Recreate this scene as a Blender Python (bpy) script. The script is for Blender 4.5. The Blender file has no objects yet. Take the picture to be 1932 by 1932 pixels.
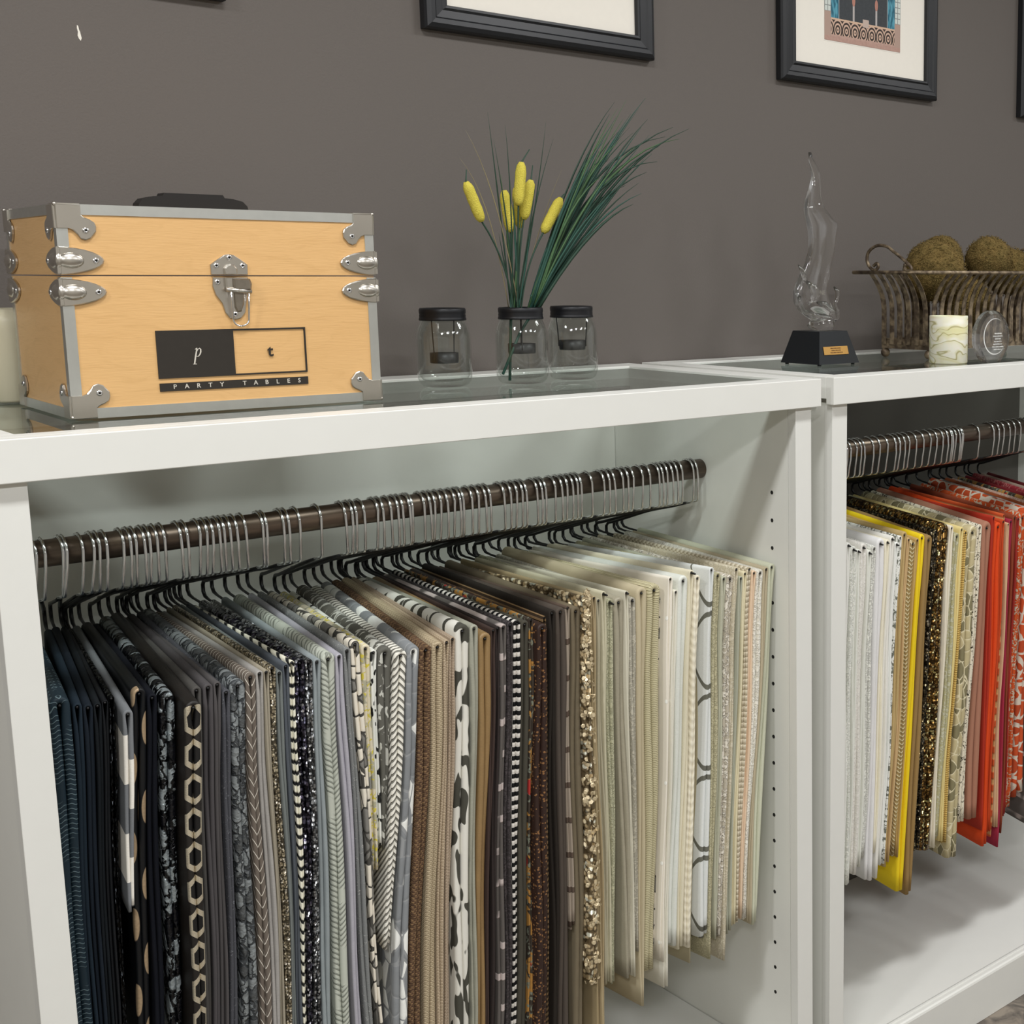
import bpy, bmesh, math, random
from mathutils import Vector, Matrix
random.seed(7)
PI = math.pi
sc = bpy.context.scene
COL = sc.collection

# ------------------------------------------------------------------ camera
CAMP = Vector((-0.5275, -2.2463, 1.6143))
CR = Vector((0.6979, -0.7162, 0.0030)); CU = Vector((0.1076, 0.1091, 0.9882)); CW = Vector((0.7080, 0.6894, -0.1532))
CR.normalize(); CW = (CW - CR * CW.dot(CR)).normalized(); CU = CR.cross(CW)
FPX, PPX, PPY = 2500.0, 966 + 655.68, 966 - 60.87
cd = bpy.data.cameras.new('camera'); cam = bpy.data.objects.new('camera', cd); COL.objects.link(cam)
cam.matrix_world = Matrix(((CR.x, CU.x, -CW.x, CAMP.x), (CR.y, CU.y, -CW.y, CAMP.y), (CR.z, CU.z, -CW.z, CAMP.z), (0, 0, 0, 1)))
cd.sensor_fit = 'HORIZONTAL'; cd.sensor_width = 36.0; cd.lens = 36.0 * FPX / 1932
cd.shift_x = -(PPX - 966) / 1932; cd.shift_y = (PPY - 966) / 1932
cd.clip_start = 0.05; cd.clip_end = 60
sc.camera = cam

# ------------------------------------------------------------------ light and exposure
sc.view_settings.view_transform = 'Standard'; sc.view_settings.look = 'None'
sc.view_settings.gamma = 1.0; sc.view_settings.use_curve_mapping = False
sc.view_settings.exposure = -0.11
wd = bpy.data.worlds.new('world'); sc.world = wd; wd.use_nodes = True
bg = wd.node_tree.nodes['Background']; bg.inputs[0].default_value = (1.0, 0.99, 0.97, 1); bg.inputs[1].default_value = 0.55
def area_light(name, loc, sx, sy, power, col, rot=(0, 0, 0)):
    l = bpy.data.lights.new(name, 'AREA'); l.shape = 'RECTANGLE'; l.size = sx; l.size_y = sy; l.energy = power; l.color = col
    o = bpy.data.objects.new(name, l); o.location = loc; o.rotation_euler = rot; COL.objects.link(o); return o
WARM = (0.985, 0.99, 1.0)
for i, (lx, ly, pw) in enumerate([(-1.6, -1.3, 31), (0.1, -1.3, 21), (1.7, -1.3, 18), (3.3, -1.4, 14), (-1.6, -3.4, 51), (0.1, -3.6, 34), (1.7, -3.6, 30), (3.3, -3.6, 28)]):
    area_light('ceiling_lamp_light', (lx, ly, 2.93), 0.55, 0.22, pw, WARM)

# ------------------------------------------------------------------ pixel -> point on a plane of known depth
def ray(px, py): return CW + CR * ((px - PPX) / FPX) - CU * ((py - PPY) / FPX)
def at_y(px, py, Y): d = ray(px, py); return CAMP + d * ((Y - CAMP.y) / d.y)
def at_z(px, py, Z): d = ray(px, py); return CAMP + d * ((Z - CAMP.z) / d.z)
def at_x(px, py, X): d = ray(px, py); return CAMP + d * ((X - CAMP.x) / d.x)

# ------------------------------------------------------------------ object helpers
def tag(o, label=None, cat=None, group=None, kind=None):
    if label: o['label'] = label
    if cat: o['category'] = cat
    if group: o['group'] = group
    if kind: o['kind'] = kind
    return o
def link(name, me, mats, parent=None):
    o = bpy.data.objects.new(name, me)
    if not isinstance(mats, (list, tuple)): mats = [mats]
    if not me.materials:
        for m in mats: me.materials.append(m)
    COL.objects.link(o)
    if parent: o.parent = parent
    return o
def empty(name, loc=(0, 0, 0), rz=0.0):
    o = bpy.data.objects.new(name, None); o.location = loc; o.rotation_euler = (0, 0, rz); o.empty_display_size = 0.02
    COL.objects.link(o); return o
class MB:
    """collects geometry for ONE mesh object"""
    def __init__(s): s.v = []; s.f = []; s.uv = None; s.sm = []; s.mi = []
    def add(s, vs, fs, smooth=False, mi=0):
        n = len(s.v); s.v += [tuple(p) for p in vs]
        for f in fs: s.f.append(tuple(i + n for i in f)); s.sm.append(smooth); s.mi.append(mi)
        return s
    def box(s, x0, x1, y0, y1, z0, z1, b=0.0, mi=0):
        if b <= 0:
            vs = [(x, y, z) for x in (x0, x1) for y in (y0, y1) for z in (z0, z1)]
            s.add(vs, [(0, 1, 3, 2), (4, 6, 7, 5), (0, 4, 5, 1), (2, 3, 7, 6), (0, 2, 6, 4), (1, 5, 7, 3)], mi=mi)
        else:
            bm = bmesh.new(); bmesh.ops.create_cube(bm, size=1)
            for v in bm.verts: v.co = Vector(((x0 + x1) / 2 + v.co.x * (x1 - x0), (y0 + y1) / 2 + v.co.y * (y1 - y0), (z0 + z1) / 2 + v.co.z * (z1 - z0)))
            bmesh.ops.bevel(bm, geom=bm.edges[:], offset=b, segments=2, profile=0.5, affect='EDGES')
            bm.verts.index_update()
            s.add([v.co[:] for v in bm.verts], [[v.index for v in f.verts] for f in bm.faces], mi=mi); bm.free()
        return s
    def prism(s, poly, fn, d0, d1, mi=0, bev=0.0):
        """extrude 2-D polygon; fn(a,b,depth) -> point"""
        n = len(poly)
        if bev > 0:
            ca = sum(p[0] for p in poly) / n; cb = sum(p[1] for p in poly) / n
            def shr(p):
                dx, dy = ca - p[0], cb - p[1]; L = math.hypot(dx, dy) or 1; return (p[0] + dx / L * bev, p[1] + dy / L * bev)
            rings = [(poly, d0), (poly, d1 - bev * (1 if d1 > d0 else -1) * 0.8), ([shr(p) for p in poly], d1)]
        else: rings = [(poly, d0), (poly, d1)]
        vs = [fn(a, b, d) for (pl, d) in rings for (a, b) in pl]; fs = []
        for r in range(len(rings) - 1):
            for i in range(n): j = (i + 1) % n; fs.append((r * n + i, r * n + j, (r + 1) * n + j, (r + 1) * n + i))
        fs.append(tuple(range(n))[::-1]); fs.append(tuple((len(rings) - 1) * n + i for i in range(n)))
        return s.add(vs, fs, mi=mi)
    def lathe(s, prof, c=(0, 0, 0), seg=32, smooth=True, mi=0, ax=None):
        """prof: (radius, height); ax: (origin x-axis, y-axis, z-axis) basis"""
        X, Y, Z = ax if ax else (Vector((1, 0, 0)), Vector((0, 1, 0)), Vector((0, 0, 1)))
        c = Vector(c); n = len(prof); vs = []
        for (r, h) in prof:
            for k in range(seg): a = 2 * PI * k / seg; vs.append(c + X * (r * math.cos(a)) + Y * (r * math.sin(a)) + Z * h)
        fs = [(i * seg + k, i * seg + (k + 1) % seg, (i + 1) * seg + (k + 1) % seg, (i + 1) * seg + k) for i in range(n - 1) for k in range(seg)]
        return s.add(vs, fs, smooth, mi)
    def tube(s, pts, r, seg=6, closed=False, cap=True, mi=0, flat=1.0):
        pts = [Vector(p) for p in pts]; n = len(pts)
        rs = r if isinstance(r, (list, tuple)) else [r] * n
        tang = []
        for i in range(n):
            a = pts[i - 1] if (i > 0 or closed) else pts[i]; b = pts[(i + 1) % n] if (i < n - 1 or closed) else pts[i]
            t = (b - a); tang.append(t.normalized() if t.length > 1e-9 else Vector((0, 0, 1)))
        up = Vector((0, 0, 1)) if abs(tang[0].z) < 0.9 else Vector((1, 0, 0))
        N = (up - tang[0] * up.dot(tang[0])).normalized(); vs = []
        for i in range(n):
            N = (N - tang[i] * N.dot(tang[i])).normalized(); B = tang[i].cross(N)
            for k in range(seg): a = 2 * PI * k / seg; vs.append(pts[i] + N * (rs[i] * math.cos(a)) + B * (rs[i] * flat * math.sin(a)))
        m = n if closed else n - 1
        fs = [(i * seg + k, i * seg + (k + 1) % seg, ((i + 1) % n) * seg + (k + 1) % seg, ((i + 1) % n) * seg + k) for i in range(m) for k in range(seg)]
        if cap and not closed: fs.append(tuple(range(seg))[::-1]); fs.append(tuple((n - 1) * seg + k for k in range(seg)))
        return s.add(vs, fs, True, mi)
    def ball(s, c, r, seg=14, rings=9, sc3=(1, 1, 1), mi=0):
        prof = [(max(1e-5, math.sin(PI * i / rings)), -math.cos(PI * i / rings)) for i in range(rings + 1)]
        n0 = len(s.v); s.lathe(prof, (0, 0, 0), seg, mi=mi)
        for i in range(n0, len(s.v)): x, y, z = s.v[i]; s.v[i] = (c[0] + x * r * sc3[0], c[1] + y * r * sc3[1], c[2] + z * r * sc3[2])
        return s
    def mesh(s, name):
        me = bpy.data.meshes.new(name); me.from_pydata(s.v, [], s.f)
        me.polygons.foreach_set('use_smooth', s.sm); me.polygons.foreach_set('material_index', s.mi)
        me.update(); return me
    def build(s, name, mats, parent=None, off=None):
        if off is not None: s.v = [(x - off[0], y - off[1], z - off[2]) for x, y, z in s.v]
        me = s.mesh(name)
        bm = bmesh.new(); bm.from_mesh(me); bmesh.ops.recalc_face_normals(bm, faces=bm.faces); bm.to_mesh(me); bm.free()
        return link(name, me, mats, parent)
def text_part(name, body, size, mat, parent, matrix, extrude=0.0003, align='CENTER', shear=0.0, space=1.0, offset=0.0):
    cu = bpy.data.curves.new(name, 'FONT'); cu.body = body; cu.size = size; cu.extrude = extrude; cu.align_x = align; cu.align_y = 'CENTER'
    cu.shear = shear; cu.space_character = space; cu.offset = offset; cu.resolution_u = 3
    t = bpy.data.objects.new('tmp', cu); COL.objects.link(t)
    me = bpy.data.meshes.new_from_object(t.evaluated_get(bpy.context.evaluated_depsgraph_get()))
    bpy.data.objects.remove(t); bpy.data.curves.remove(cu)
    me.transform(matrix); me.materials.clear()
    return link(name, me, mat, parent)

# ------------------------------------------------------------------ material helpers
def s2l(c): return c / 12.92 if c <= 0.04045 else ((c + 0.055) / 1.055) ** 2.4
def hx(h, k=1.0):
    h = h.lstrip('#'); return tuple(min(1.0, s2l(int(h[i:i + 2], 16) / 255) * k) for i in (0, 2, 4)) + (1.0,)
class X:
    """socket / number with arithmetic -> Math nodes"""
    def __init__(s, nt, v): s.nt = nt; s.v = v
    def op(s, o, *a):
        n = s.nt.nodes.new('ShaderNodeMath'); n.operation = o
        for i, q in enumerate((s,) + a):
            q = q.v if isinstance(q, X) else q
            if isinstance(q, (int, float)): n.inputs[i].default_value = q
            else: s.nt.links.new(q, n.inputs[i])
        return X(s.nt, n.outputs[0])
    def __add__(s, o): return s.op('ADD', o)
    __radd__ = __add__
    def __mul__(s, o): return s.op('MULTIPLY', o)
    __rmul__ = __mul__
    def __sub__(s, o): return s.op('SUBTRACT', o)
    def __rsub__(s, o): return X(s.nt, o).op('SUBTRACT', s)
    def __truediv__(s, o): return s.op('DIVIDE', o)
    def abs(s): return s.op('ABSOLUTE')
    def fract(s): return s.op('FRACT')
    def floor(s): return s.op('FLOOR')
    def sin(s): return s.op('SINE')
    def sqrt(s): return s.op('SQRT')
    def gt(s, o): return s.op('GREATER_THAN', o)
    def lt(s, o): return s.op('LESS_THAN', o)
    def min(s, o): return s.op('MINIMUM', o)
    def max(s, o): return s.op('MAXIMUM', o)
    def step(s, a, b):
        n = s.nt.nodes.new('ShaderNodeMapRange'); n.interpolation_type = 'SMOOTHSTEP'
        s.nt.links.new(s.v, n.inputs[0]); n.inputs[1].default_value = a; n.inputs[2].default_value = b
        return X(s.nt, n.outputs[0])
class M:
    """one procedural material under construction"""
    def __init__(s, name, rough=0.6, metal=0.0, spec=0.5, **kw):
        s.m = bpy.data.materials.new(name); s.m.use_nodes = True; s.nt = s.m.node_tree
        s.b = s.nt.nodes['Principled BSDF']; s.b.inputs['Roughness'].default_value = rough; s.b.inputs['Metallic'].default_value = metal
        s.b.inputs['Specular IOR Level'].default_value = spec
        for k, v in kw.items(): s.b.inputs[k].default_value = v
    def uv(s, seed=0.0):
        n = s.nt.nodes.new('ShaderNodeUVMap'); sp = s.nt.nodes.new('ShaderNodeSeparateXYZ'); s.nt.links.new(n.outputs[0], sp.inputs[0])
        return X(s.nt, sp.outputs[0]) * 100.0, X(s.nt, sp.outputs[1]) * 100.0 + seed
    def coords(s):
        n = s.nt.nodes.new('ShaderNodeTexCoord'); sp = s.nt.nodes.new('ShaderNodeSeparateXYZ'); s.nt.links.new(n.outputs['Object'], sp.inputs[0])
        return [X(s.nt, o) for o in sp.outputs[:3]]
    def vec(s, x, y, z=0.0):
        n = s.nt.nodes.new('ShaderNodeCombineXYZ')
        for i, q in enumerate((x, y, z)):
            if isinstance(q, X): s.nt.links.new(q.v, n.inputs[i])
            else: n.inputs[i].default_value = q
        return n.outputs[0]
    def noise(s, vec, scale=1.0, detail=2.0, rough=0.5, dist=0.0):
        n = s.nt.nodes.new('ShaderNodeTexNoise'); s.nt.links.new(vec, n.inputs['Vector']); n.inputs['Scale'].default_value = scale
        n.inputs['Detail'].default_value = detail; n.inputs['Roughness'].default_value = rough; n.inputs['Distortion'].default_value = dist
        return X(s.nt, n.outputs[0])
    def vor(s, vec, scale=1.0, feature='F1', rnd=1.0):
        n = s.nt.nodes.new('ShaderNodeTexVoronoi'); n.feature = feature; s.nt.links.new(vec, n.inputs['Vector']); n.inputs['Scale'].default_value = scale
        n.inputs['Randomness'].default_value = rnd
        return X(s.nt, n.outputs['Distance']), n.outputs['Color'] if feature == 'F1' else None
    def sep(s, col):
        n = s.nt.nodes.new('ShaderNodeSeparateColor'); s.nt.links.new(col, n.inputs[0]); return [X(s.nt, o) for o in n.outputs[:3]]
    def mix(s, f, a, b):
        n = s.nt.nodes.new('ShaderNodeMix'); n.data_type = 'RGBA'
        if isinstance(f, X): s.nt.links.new(f.v, n.inputs[0])
        else: n.inputs[0].default_value = f
        for q, i in ((a, 6), (b, 7)):
            if isinstance(q, tuple): n.inputs[i].default_value = q
            else: s.nt.links.new(q, n.inputs[i])
        return n.outputs[2]
    def set(s, col=None, rough=None, metal=None, bump=None, dist=0.001, strength=1.0):
        if col is not None:
            if isinstance(col, tuple): s.b.inputs['Base Color'].default_value = col
            else: s.nt.links.new(col, s.b.inputs['Base Color'])
        if rough is not None: s.nt.links.new(rough.v, s.b.inputs['Roughness'])
        if metal is not None: s.nt.links.new(metal.v, s.b.inputs['Metallic'])
        if bump is not None:
            n = s.nt.nodes.new('ShaderNodeBump'); n.inputs['Distance'].default_value = dist; n.inputs['Strength'].default_value = strength
            s.nt.links.new(bump.v, n.inputs['Height']); s.nt.links.new(n.outputs[0], s.b.inputs['Normal'])
        return s.m
    def scatter_normal(s, col, amount):
        """tilt the normal by a random cell colour: sequins"""
        g = s.nt.nodes.new('ShaderNodeNewGeometry'); a = s.nt.nodes.new('ShaderNodeVectorMath'); a.operation = 'SUBTRACT'
        s.nt.links.new(col, a.inputs[0]); a.inputs[1].default_value = (0.5, 0.5, 0.5)
        b = s.nt.nodes.new('ShaderNodeVectorMath'); b.operation = 'SCALE'; s.nt.links.new(a.outputs[0], b.inputs[0]); b.inputs['Scale'].default_value = amount
        c = s.nt.nodes.new('ShaderNodeVectorMath'); s.nt.links.new(g.outputs['Normal'], c.inputs[0]); s.nt.links.new(b.outputs[0], c.inputs[1])
        d = s.nt.nodes.new('ShaderNodeVectorMath'); d.operation = 'NORMALIZE'; s.nt.links.new(c.outputs[0], d.inputs[0])
        s.nt.links.new(d.outputs[0], s.b.inputs['Normal'])
def simple(name, col, rough=0.5, metal=0.0, spec=0.5, nscale=40.0, var=0.06, bump=0.0, **kw):
    m = M(name, rough, metal, spec, **kw); x, y, z = m.coords(); n = m.noise(m.vec(x, y, z), nscale, 3)
    c = hx(col); d = tuple(v * (1 - var) for v in c[:3]) + (1,); e = tuple(min(1, v * (1 + var)) for v in c[:3]) + (1,)
    return m.set(m.mix(n, d, e), bump=n if bump else None, dist=bump)

# setting materials
def wall_mat():
    m = M('wall_paint_taupe', 0.62, 0, 0.35); x, y, z = m.coords(); v = m.vec(x, y, z)
    a = m.noise(v, 1.3, 2); b = m.noise(v, 260, 2)
    return m.set(m.mix(a, hx('#655f5a'), hx('#69635e')), bump=b, dist=0.0006, strength=0.5)
WALL = wall_mat()
WHITE = simple('cabinet_white_paint', '#e8e8e2', 0.38, 0, 0.45, 25, 0.02, 0.0002)
INNER = simple('cabinet_inner_white', '#ecece5', 0.42, 0, 0.4, 18, 0.025, 0.0002)
SHADEDBACK = simple('shaded_wall_charcoal', '#55524d', 0.6, 0, 0.4, 18, 0.04)  # wall behind the open back, its shade put into the colour
BLACKF = simple('frame_black_lacquer', '#17191d', 0.42, 0, 0.5, 60, 0.1)
MATB = simple('mat_board_ivory', '#f6f1e6', 0.85, 0, 0.2, 80, 0.02)
CHROME = simple('chrome', '#dededf', 0.2, 1.0, 0.5, 30, 0.03)
STEEL = simple('nickel_plate', '#cbc6bd', 0.30, 1.0, 0.5, 14, 0.16)
ALU = simple('aluminium_edge', '#d6d8d4', 0.36, 1.0, 0.5, 60, 0.08)
BLKVINYL = simple('black_vinyl', '#0b0b0c', 0.45, 0, 0.5, 40, 0.1)
BLKMETAL = simple('black_lid_metal', '#15161a', 0.40, 0.2, 0.5, 40, 0.1)
HOLESHADE = simple('hole_shade', '#2a2a28', 0.8, 0, 0.2, 40, 0.1)
def rod_mat():
    m = M('rod_aged_bronze', 0.36, 0.85, 0.5); x, y, z = m.coords(); n = m.noise(m.vec(x * 3, y * 30, z * 30), 6, 3)
    return m.set(m.mix(n, hx('#5a4f49'), hx('#8a7868')))
ROD = rod_mat()
def floor_mat():
    m = M('floor_mottled_stone', 0.55, 0, 0.4); x, y, z = m.coords(); v = m.vec(x, y, z)
    n = m.noise(v, 16, 5, 0.62, 0.6); k = m.noise(v, 5, 2)
    return m.set(m.mix(n.step(0.36, 0.64), m.mix(k, hx('#4c4844'), hx('#5d5650')), hx('#8f8578')), bump=n, dist=0.001)
FLOOR = floor_mat()
def thin_glass(name, tint, ior=1.5, gl=0.02, solid=0.0):
    """sheet glass: Fresnel mix of mirror reflection and tinted see-through"""
    m = M(name); nt = m.nt; nt.nodes.remove(m.b); out = nt.nodes['Material Output']
    fr = nt.nodes.new('ShaderNodeFresnel'); ge = nt.nodes.new('ShaderNodeNewGeometry'); bf = X(nt, ge.outputs['Backfacing']); nt.links.new((bf * (1.0 / ior - ior) + ior).v, fr.inputs[0])
    tr = nt.nodes.new('ShaderNodeBsdfTransparent'); gb = nt.nodes.new('ShaderNodeBsdfGlossy'); gb.inputs['Roughness'].default_value = gl; gb.inputs['Color'].default_value = (1, 1, 1, 1)
    x, y, z = m.coords(); n = m.noise(m.vec(x, y, z), 4, 2); c = hx(tint); nt.links.new(m.mix(n, c, tuple(q * 0.985 for q in c[:3]) + (1,)), tr.inputs[0])
    mx = nt.nodes.new('ShaderNodeMixShader'); nt.links.new(fr.outputs[0], mx.inputs[0]); nt.links.new(tr.outputs[0], mx.inputs[1]); nt.links.new(gb.outputs[0], mx.inputs[2]); nt.links.new(mx.outputs[0], out.inputs[0])
    if solid:
        gg = nt.nodes.new('ShaderNodeBsdfGlass'); gg.inputs['IOR'].default_value = 1.5; gg.inputs['Roughness'].default_value = 0.0
        m2 = nt.nodes.new('ShaderNodeMixShader'); m2.inputs[0].default_value = solid; nt.links.new(mx.outputs[0], m2.inputs[1]); nt.links.new(gg.outputs[0], m2.inputs[2]); nt.links.new(m2.outputs[0], out.inputs[0])
    return m.m
GTOP = thin_glass('grey_glass_top', '#f0f5f3', 1.5, 0.015)
JARG = thin_glass('jar_glass', '#f8faf9', 1.5, 0.01); CRYS = thin_glass('crystal_glass', '#fbfcfc', 1.6, 0.02, 0.8)
def wood_mat():
    m = M('birch_plywood', 0.38, 0, 0.45); x, y, z = m.coords()
    d = m.noise(m.vec(x * 2.0, y * 2.0, z * 7.0), 2.2, 3); g = m.noise(m.vec(x * 3.0, y * 3.0, z * 34.0 + d * 4.0), 4.0, 4, 0.6); f = m.noise(m.vec(x * 14, y * 14, z * 160), 3, 2)
    c = m.mix(d, hx('#d9ac72'), hx('#e2b77d')); c = m.mix(g.step(0.45, 0.75) * 0.45, c, hx('#c99d63')); c = m.mix(f.step(0.62, 0.8) * 0.25, c, hx('#b98a52'))
    return m.set(c, bump=f, dist=0.0002)
WOOD = wood_mat()
PRINTB = simple('print_black_brown', '#2c2721', 0.5, 0, 0.4, 90, 0.12)
PRINTW = simple('print_warm_white', '#cfc9bd', 0.6, 0, 0.3, 90, 0.05)

# ------------------------------------------------------------------ the setting
def struct(name, b, m, parent=None):
    o = b.build(name, m, parent)
    if not parent: o['kind'] = 'structure'
    return o
wall = struct('wall_back', MB().box(-4.0, 6.5, 0.0, 0.12, -0.01, 3.0), WALL)
struct('floor', MB().box(-4.0, 6.5, -6.0, 0.12, -0.06, -0.01), FLOOR)
CEIL = simple('ceiling_white', '#d9d6cf', 0.8, 0, 0.2, 30, 0.03)
struct('ceiling', MB().box(-4.0, 6.5, -6.0, 0.12, 3.0, 3.06), CEIL)
struct('wall_front', MB().box(-4.0, 6.5, -6.12, -6.0, -0.01, 3.0), simple('wall_far_white', '#d6d2c8', 0.7, 0, 0.3, 4, 0.05))
struct('wall_right', MB().box(6.5, 6.62, -6.0, 0.12, -0.01, 1.0), simple('wall_right_white', '#d2cec4', 0.7, 0, 0.3, 4, 0.05))
struct('wall_left', MB().box(-4.12, -4.0, -6.0, 0.12, -0.01, 3.0), simple('wall_side_white', '#d2cec4', 0.7, 0, 0.3, 4, 0.05))
# chip of bare plaster in the paint
cp = [at_y(x, y, -0.0004) for x, y in ((145, 47), (147.5, 49), (149, 56), (151, 60), (154, 72), (152.5, 77), (149, 73), (146.5, 67), (147, 60), (145, 53))]
b = MB(); b.prism([(p.x, p.z) for p in cp], lambda a, c, d: (a, d, c), 0.0002, -0.0006)
b.build('paint_chip', simple('plaster_chip', '#f3efe4', 0.9, 0, 0.2, 80, 0.03), wall)

# ------------------------------------------------------------------ cabinets
HT, FH = 1.4326, 0.0494           # top height, fascia height
def cabinet(x0, x1, p0, p1, q0, q1, yf, shelf_z, backmat, label, xin0, xin1, lean=0.0, rim=0.050, over=0.012):
    """x0..x1 top; p0..p1 left post; q0..q1 right post; xin inner faces of the side panels"""
    t = empty('display_cabinet', ((x0 + x1) / 2, -0.28, -0.01)); L = t.location
    P = lambda n, b, m: b.build(n, m, t, L)
    yp = -yf + over; W2 = 0.0135
    P('top_front_rail', MB().box(x0, x1, -yf, -yf + 0.020, HT - FH, HT, 0.0012), WHITE)
    P('top_rim', MB().box(x0, x1, -yf + 0.020, -yf + rim, HT - FH + 0.01, HT, 0.001), WHITE)
    P('top_rim', MB().box(x0, x1, -0.072, -0.002, HT - FH + 0.01, HT, 0.001), WHITE)
    P('top_rim', MB().box(x0, x0 + rim, -yf + rim, -0.072, HT - FH, HT, 0.001), WHITE)
    P('top_rim', MB().box(x1 - rim, x1, -yf + rim, -0.072, HT - FH, HT, 0.001), WHITE)
    P('glass_top', MB().box(x0 + rim, x1 - rim, -yf + rim, -0.072, HT - 0.012, HT - 0.0025), GTOP)
    def leaned(b):
        b.v = [(x + lean * (z - (HT - FH)), y, z) for x, y, z in b.v]; return b
    zt = HT - FH + 0.0015
    P('front_post', leaned(MB().box(p0, p1, yp, yp + 0.020, -0.009, zt, 0.0008)), WHITE)
    P('front_post', MB().box(q0, q1, yp, yp + 0.020, -0.009, zt, 0.0008), WHITE)
    P('side_panel', leaned(MB().box(p0 + 0.0015, xin0, yp + 0.0206, -0.004, -0.009, zt)), INNER)
    P('side_panel', MB().box(xin1, q1 - 0.0015, yp + 0.0206, -0.004, -0.009, zt), INNER)
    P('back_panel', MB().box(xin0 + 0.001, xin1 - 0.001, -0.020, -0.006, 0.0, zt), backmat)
    P('bottom_shelf', MB().box(xin0 + 0.002, xin1 - 0.002, yp + 0.024, -0.021, shelf_z - 0.02, shelf_z), WHITE)
    rl = MB(); prof = [(yp, -0.009), (yp, shelf_z - 0.006), (yp + 0.0015, shelf_z - 0.002), (yp + 0.005, shelf_z), (yp + 0.0135, shelf_z), (yp + 0.0145, shelf_z - 0.0015), (yp + 0.0155, shelf_z + 0.0015), (yp + 0.0195, shelf_z + 0.0015), (yp + 0.0205, shelf_z - 0.001), (yp + 0.0205, -0.009)]
    rl.prism(prof, lambda a, c, d: (d, a, c), p1 - 0.004, q0 - 0.0005)
    P('bottom_rail', rl, WHITE)
    P('hanging_rod', MB().lathe([(0.0001, xin0 + 0.001), (0.0182, xin0 + 0.001), (0.0182, xin1 - 0.001), (0.0001, xin1 - 0.001)], (0, -0.294, 1.2495), 28, ax=(Vector((0, 1, 0)), Vector((0, 0, 1)), Vector((1, 0, 0)))), ROD)
    tag(t, label, 'cabinet', 'white sample cabinets')
    return t, P
cab1, P1 = cabinet(-0.177, 1.0967, -0.1661, -0.1282, 1.0453, 1.0832, 0.5707, 0.128, INNER, 'white open cabinet with a wooden trunk and glass jars on its grey glass top', -0.148, 1.0453)
cab2, P2 = cabinet(1.129, 2.44, 1.1370, 1.1750, 2.392, 2.430, 0.5692, 0.0945, SHADEDBACK, 'white open cabinet farther right, with flame trophy and moss basket on top', 1.156, 2.392, lean=0.0065)
# shelf pin holes in the right side panel of the first cabinet: rimmed dark discs on the surface, hole shade put into their colour
for z in [1.2265 - 0.0508 * k for k in range(20)]:
    if z < 0.16: continue
    ring = MB().lathe([(0.0001, -0.0001), (0.0027, -0.0001), (0.0030, -0.0004), (0.0036, -0.0003), (0.0036, 0.001)], (1.0453 - 0.0001, -0.4955, z), 10, ax=(Vector((0, 1, 0)), Vector((0, 0, 1)), Vector((1, 0, 0))))
    P1('pin_hole', ring, HOLESHADE)

# ------------------------------------------------------------------ fabric materials (u: distance from the fold line of the front edge, v: signed length from the hanger, cm)
FK = 1.18
def C(h): return hx(h, FK)
def F_plain(n, c, rough=0.8, var=0.10, thread=70, spec=0.25, c2=None):
    m = M(n, rough, 0, spec); u, v = m.uv(); a = m.noise(m.vec(u, v), 0.35, 2); t = m.noise(m.vec(u * 1.0, v * 3.0), thread / 14, 2)
    k = C(c); lo = tuple(q * (1 - var) for q in k[:3]) + (1,); hi = C(c2) if c2 else tuple(min(1, q * (1 + var)) for q in k[:3]) + (1,)
    return m.set(m.mix(a * 0.5 + t * 0.5, lo, hi), bump=t, dist=0.0004, strength=0.5)
def F_noise(n, cs, su, sv, thr, soft=0.02, rough=0.7, dist=0.0, detail=2, bump=0.0006, seed=0.0, metal=False, spec=0.3):
    """two or three tone blotches: cs = colours, thr = thresholds"""
    m = M(n, rough, 0, spec); u, v = m.uv(seed); q = m.noise(m.vec(u * su, v * sv, seed), 1.0, detail, 0.5, dist); col = C(cs[0])
    s = None
    for c, t in zip(cs[1:], thr):
        st = q.step(t - soft, t + soft); col = m.mix(st, col, C(c)); s = st if s is None else s
    return m.set(col, bump=s, dist=bump, metal=(s * 0.8 if metal else None))
def F_geo(n, c1, c2, line, su, sv, rough=0.75, ew=0.05, thr=0.5, rnd=0.9):
    m = M(n, rough, 0, 0.3); u, v = m.uv(); w = m.vec(u * su, v * sv); d, col = m.vor(w, 1.0, 'F1', rnd); e, _ = m.vor(w, 1.0, 'DISTANCE_TO_EDGE', rnd); r = m.sep(col)[0]
    return m.set(m.mix(e.lt(ew), m.mix(r.gt(thr), C(c1), C(c2)), C(line)), bump=e.step(0, 0.15), dist=0.0004)
def F_crush(n, c1, c2, line, su, sv, rough=0.3, ew=0.06, metal=0.0):
    m = M(n, rough, metal, 0.6); u, v = m.uv(); k = m.noise(m.vec(u * 1.2, v * 1.2), 1, 2); w = m.vec(u * su + k * 1.0, v * sv + k * 0.8)
    d, col = m.vor(w, 1.0); e, _ = m.vor(w, 1.0, 'DISTANCE_TO_EDGE'); r = m.sep(col)[0]; s = e.step(ew, ew + 0.08)
    return m.set(m.mix(s, C(line), m.mix(r.gt(0.62), C(c1), C(c2))), bump=s * 0.6 + k, dist=0.0035)
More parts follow.
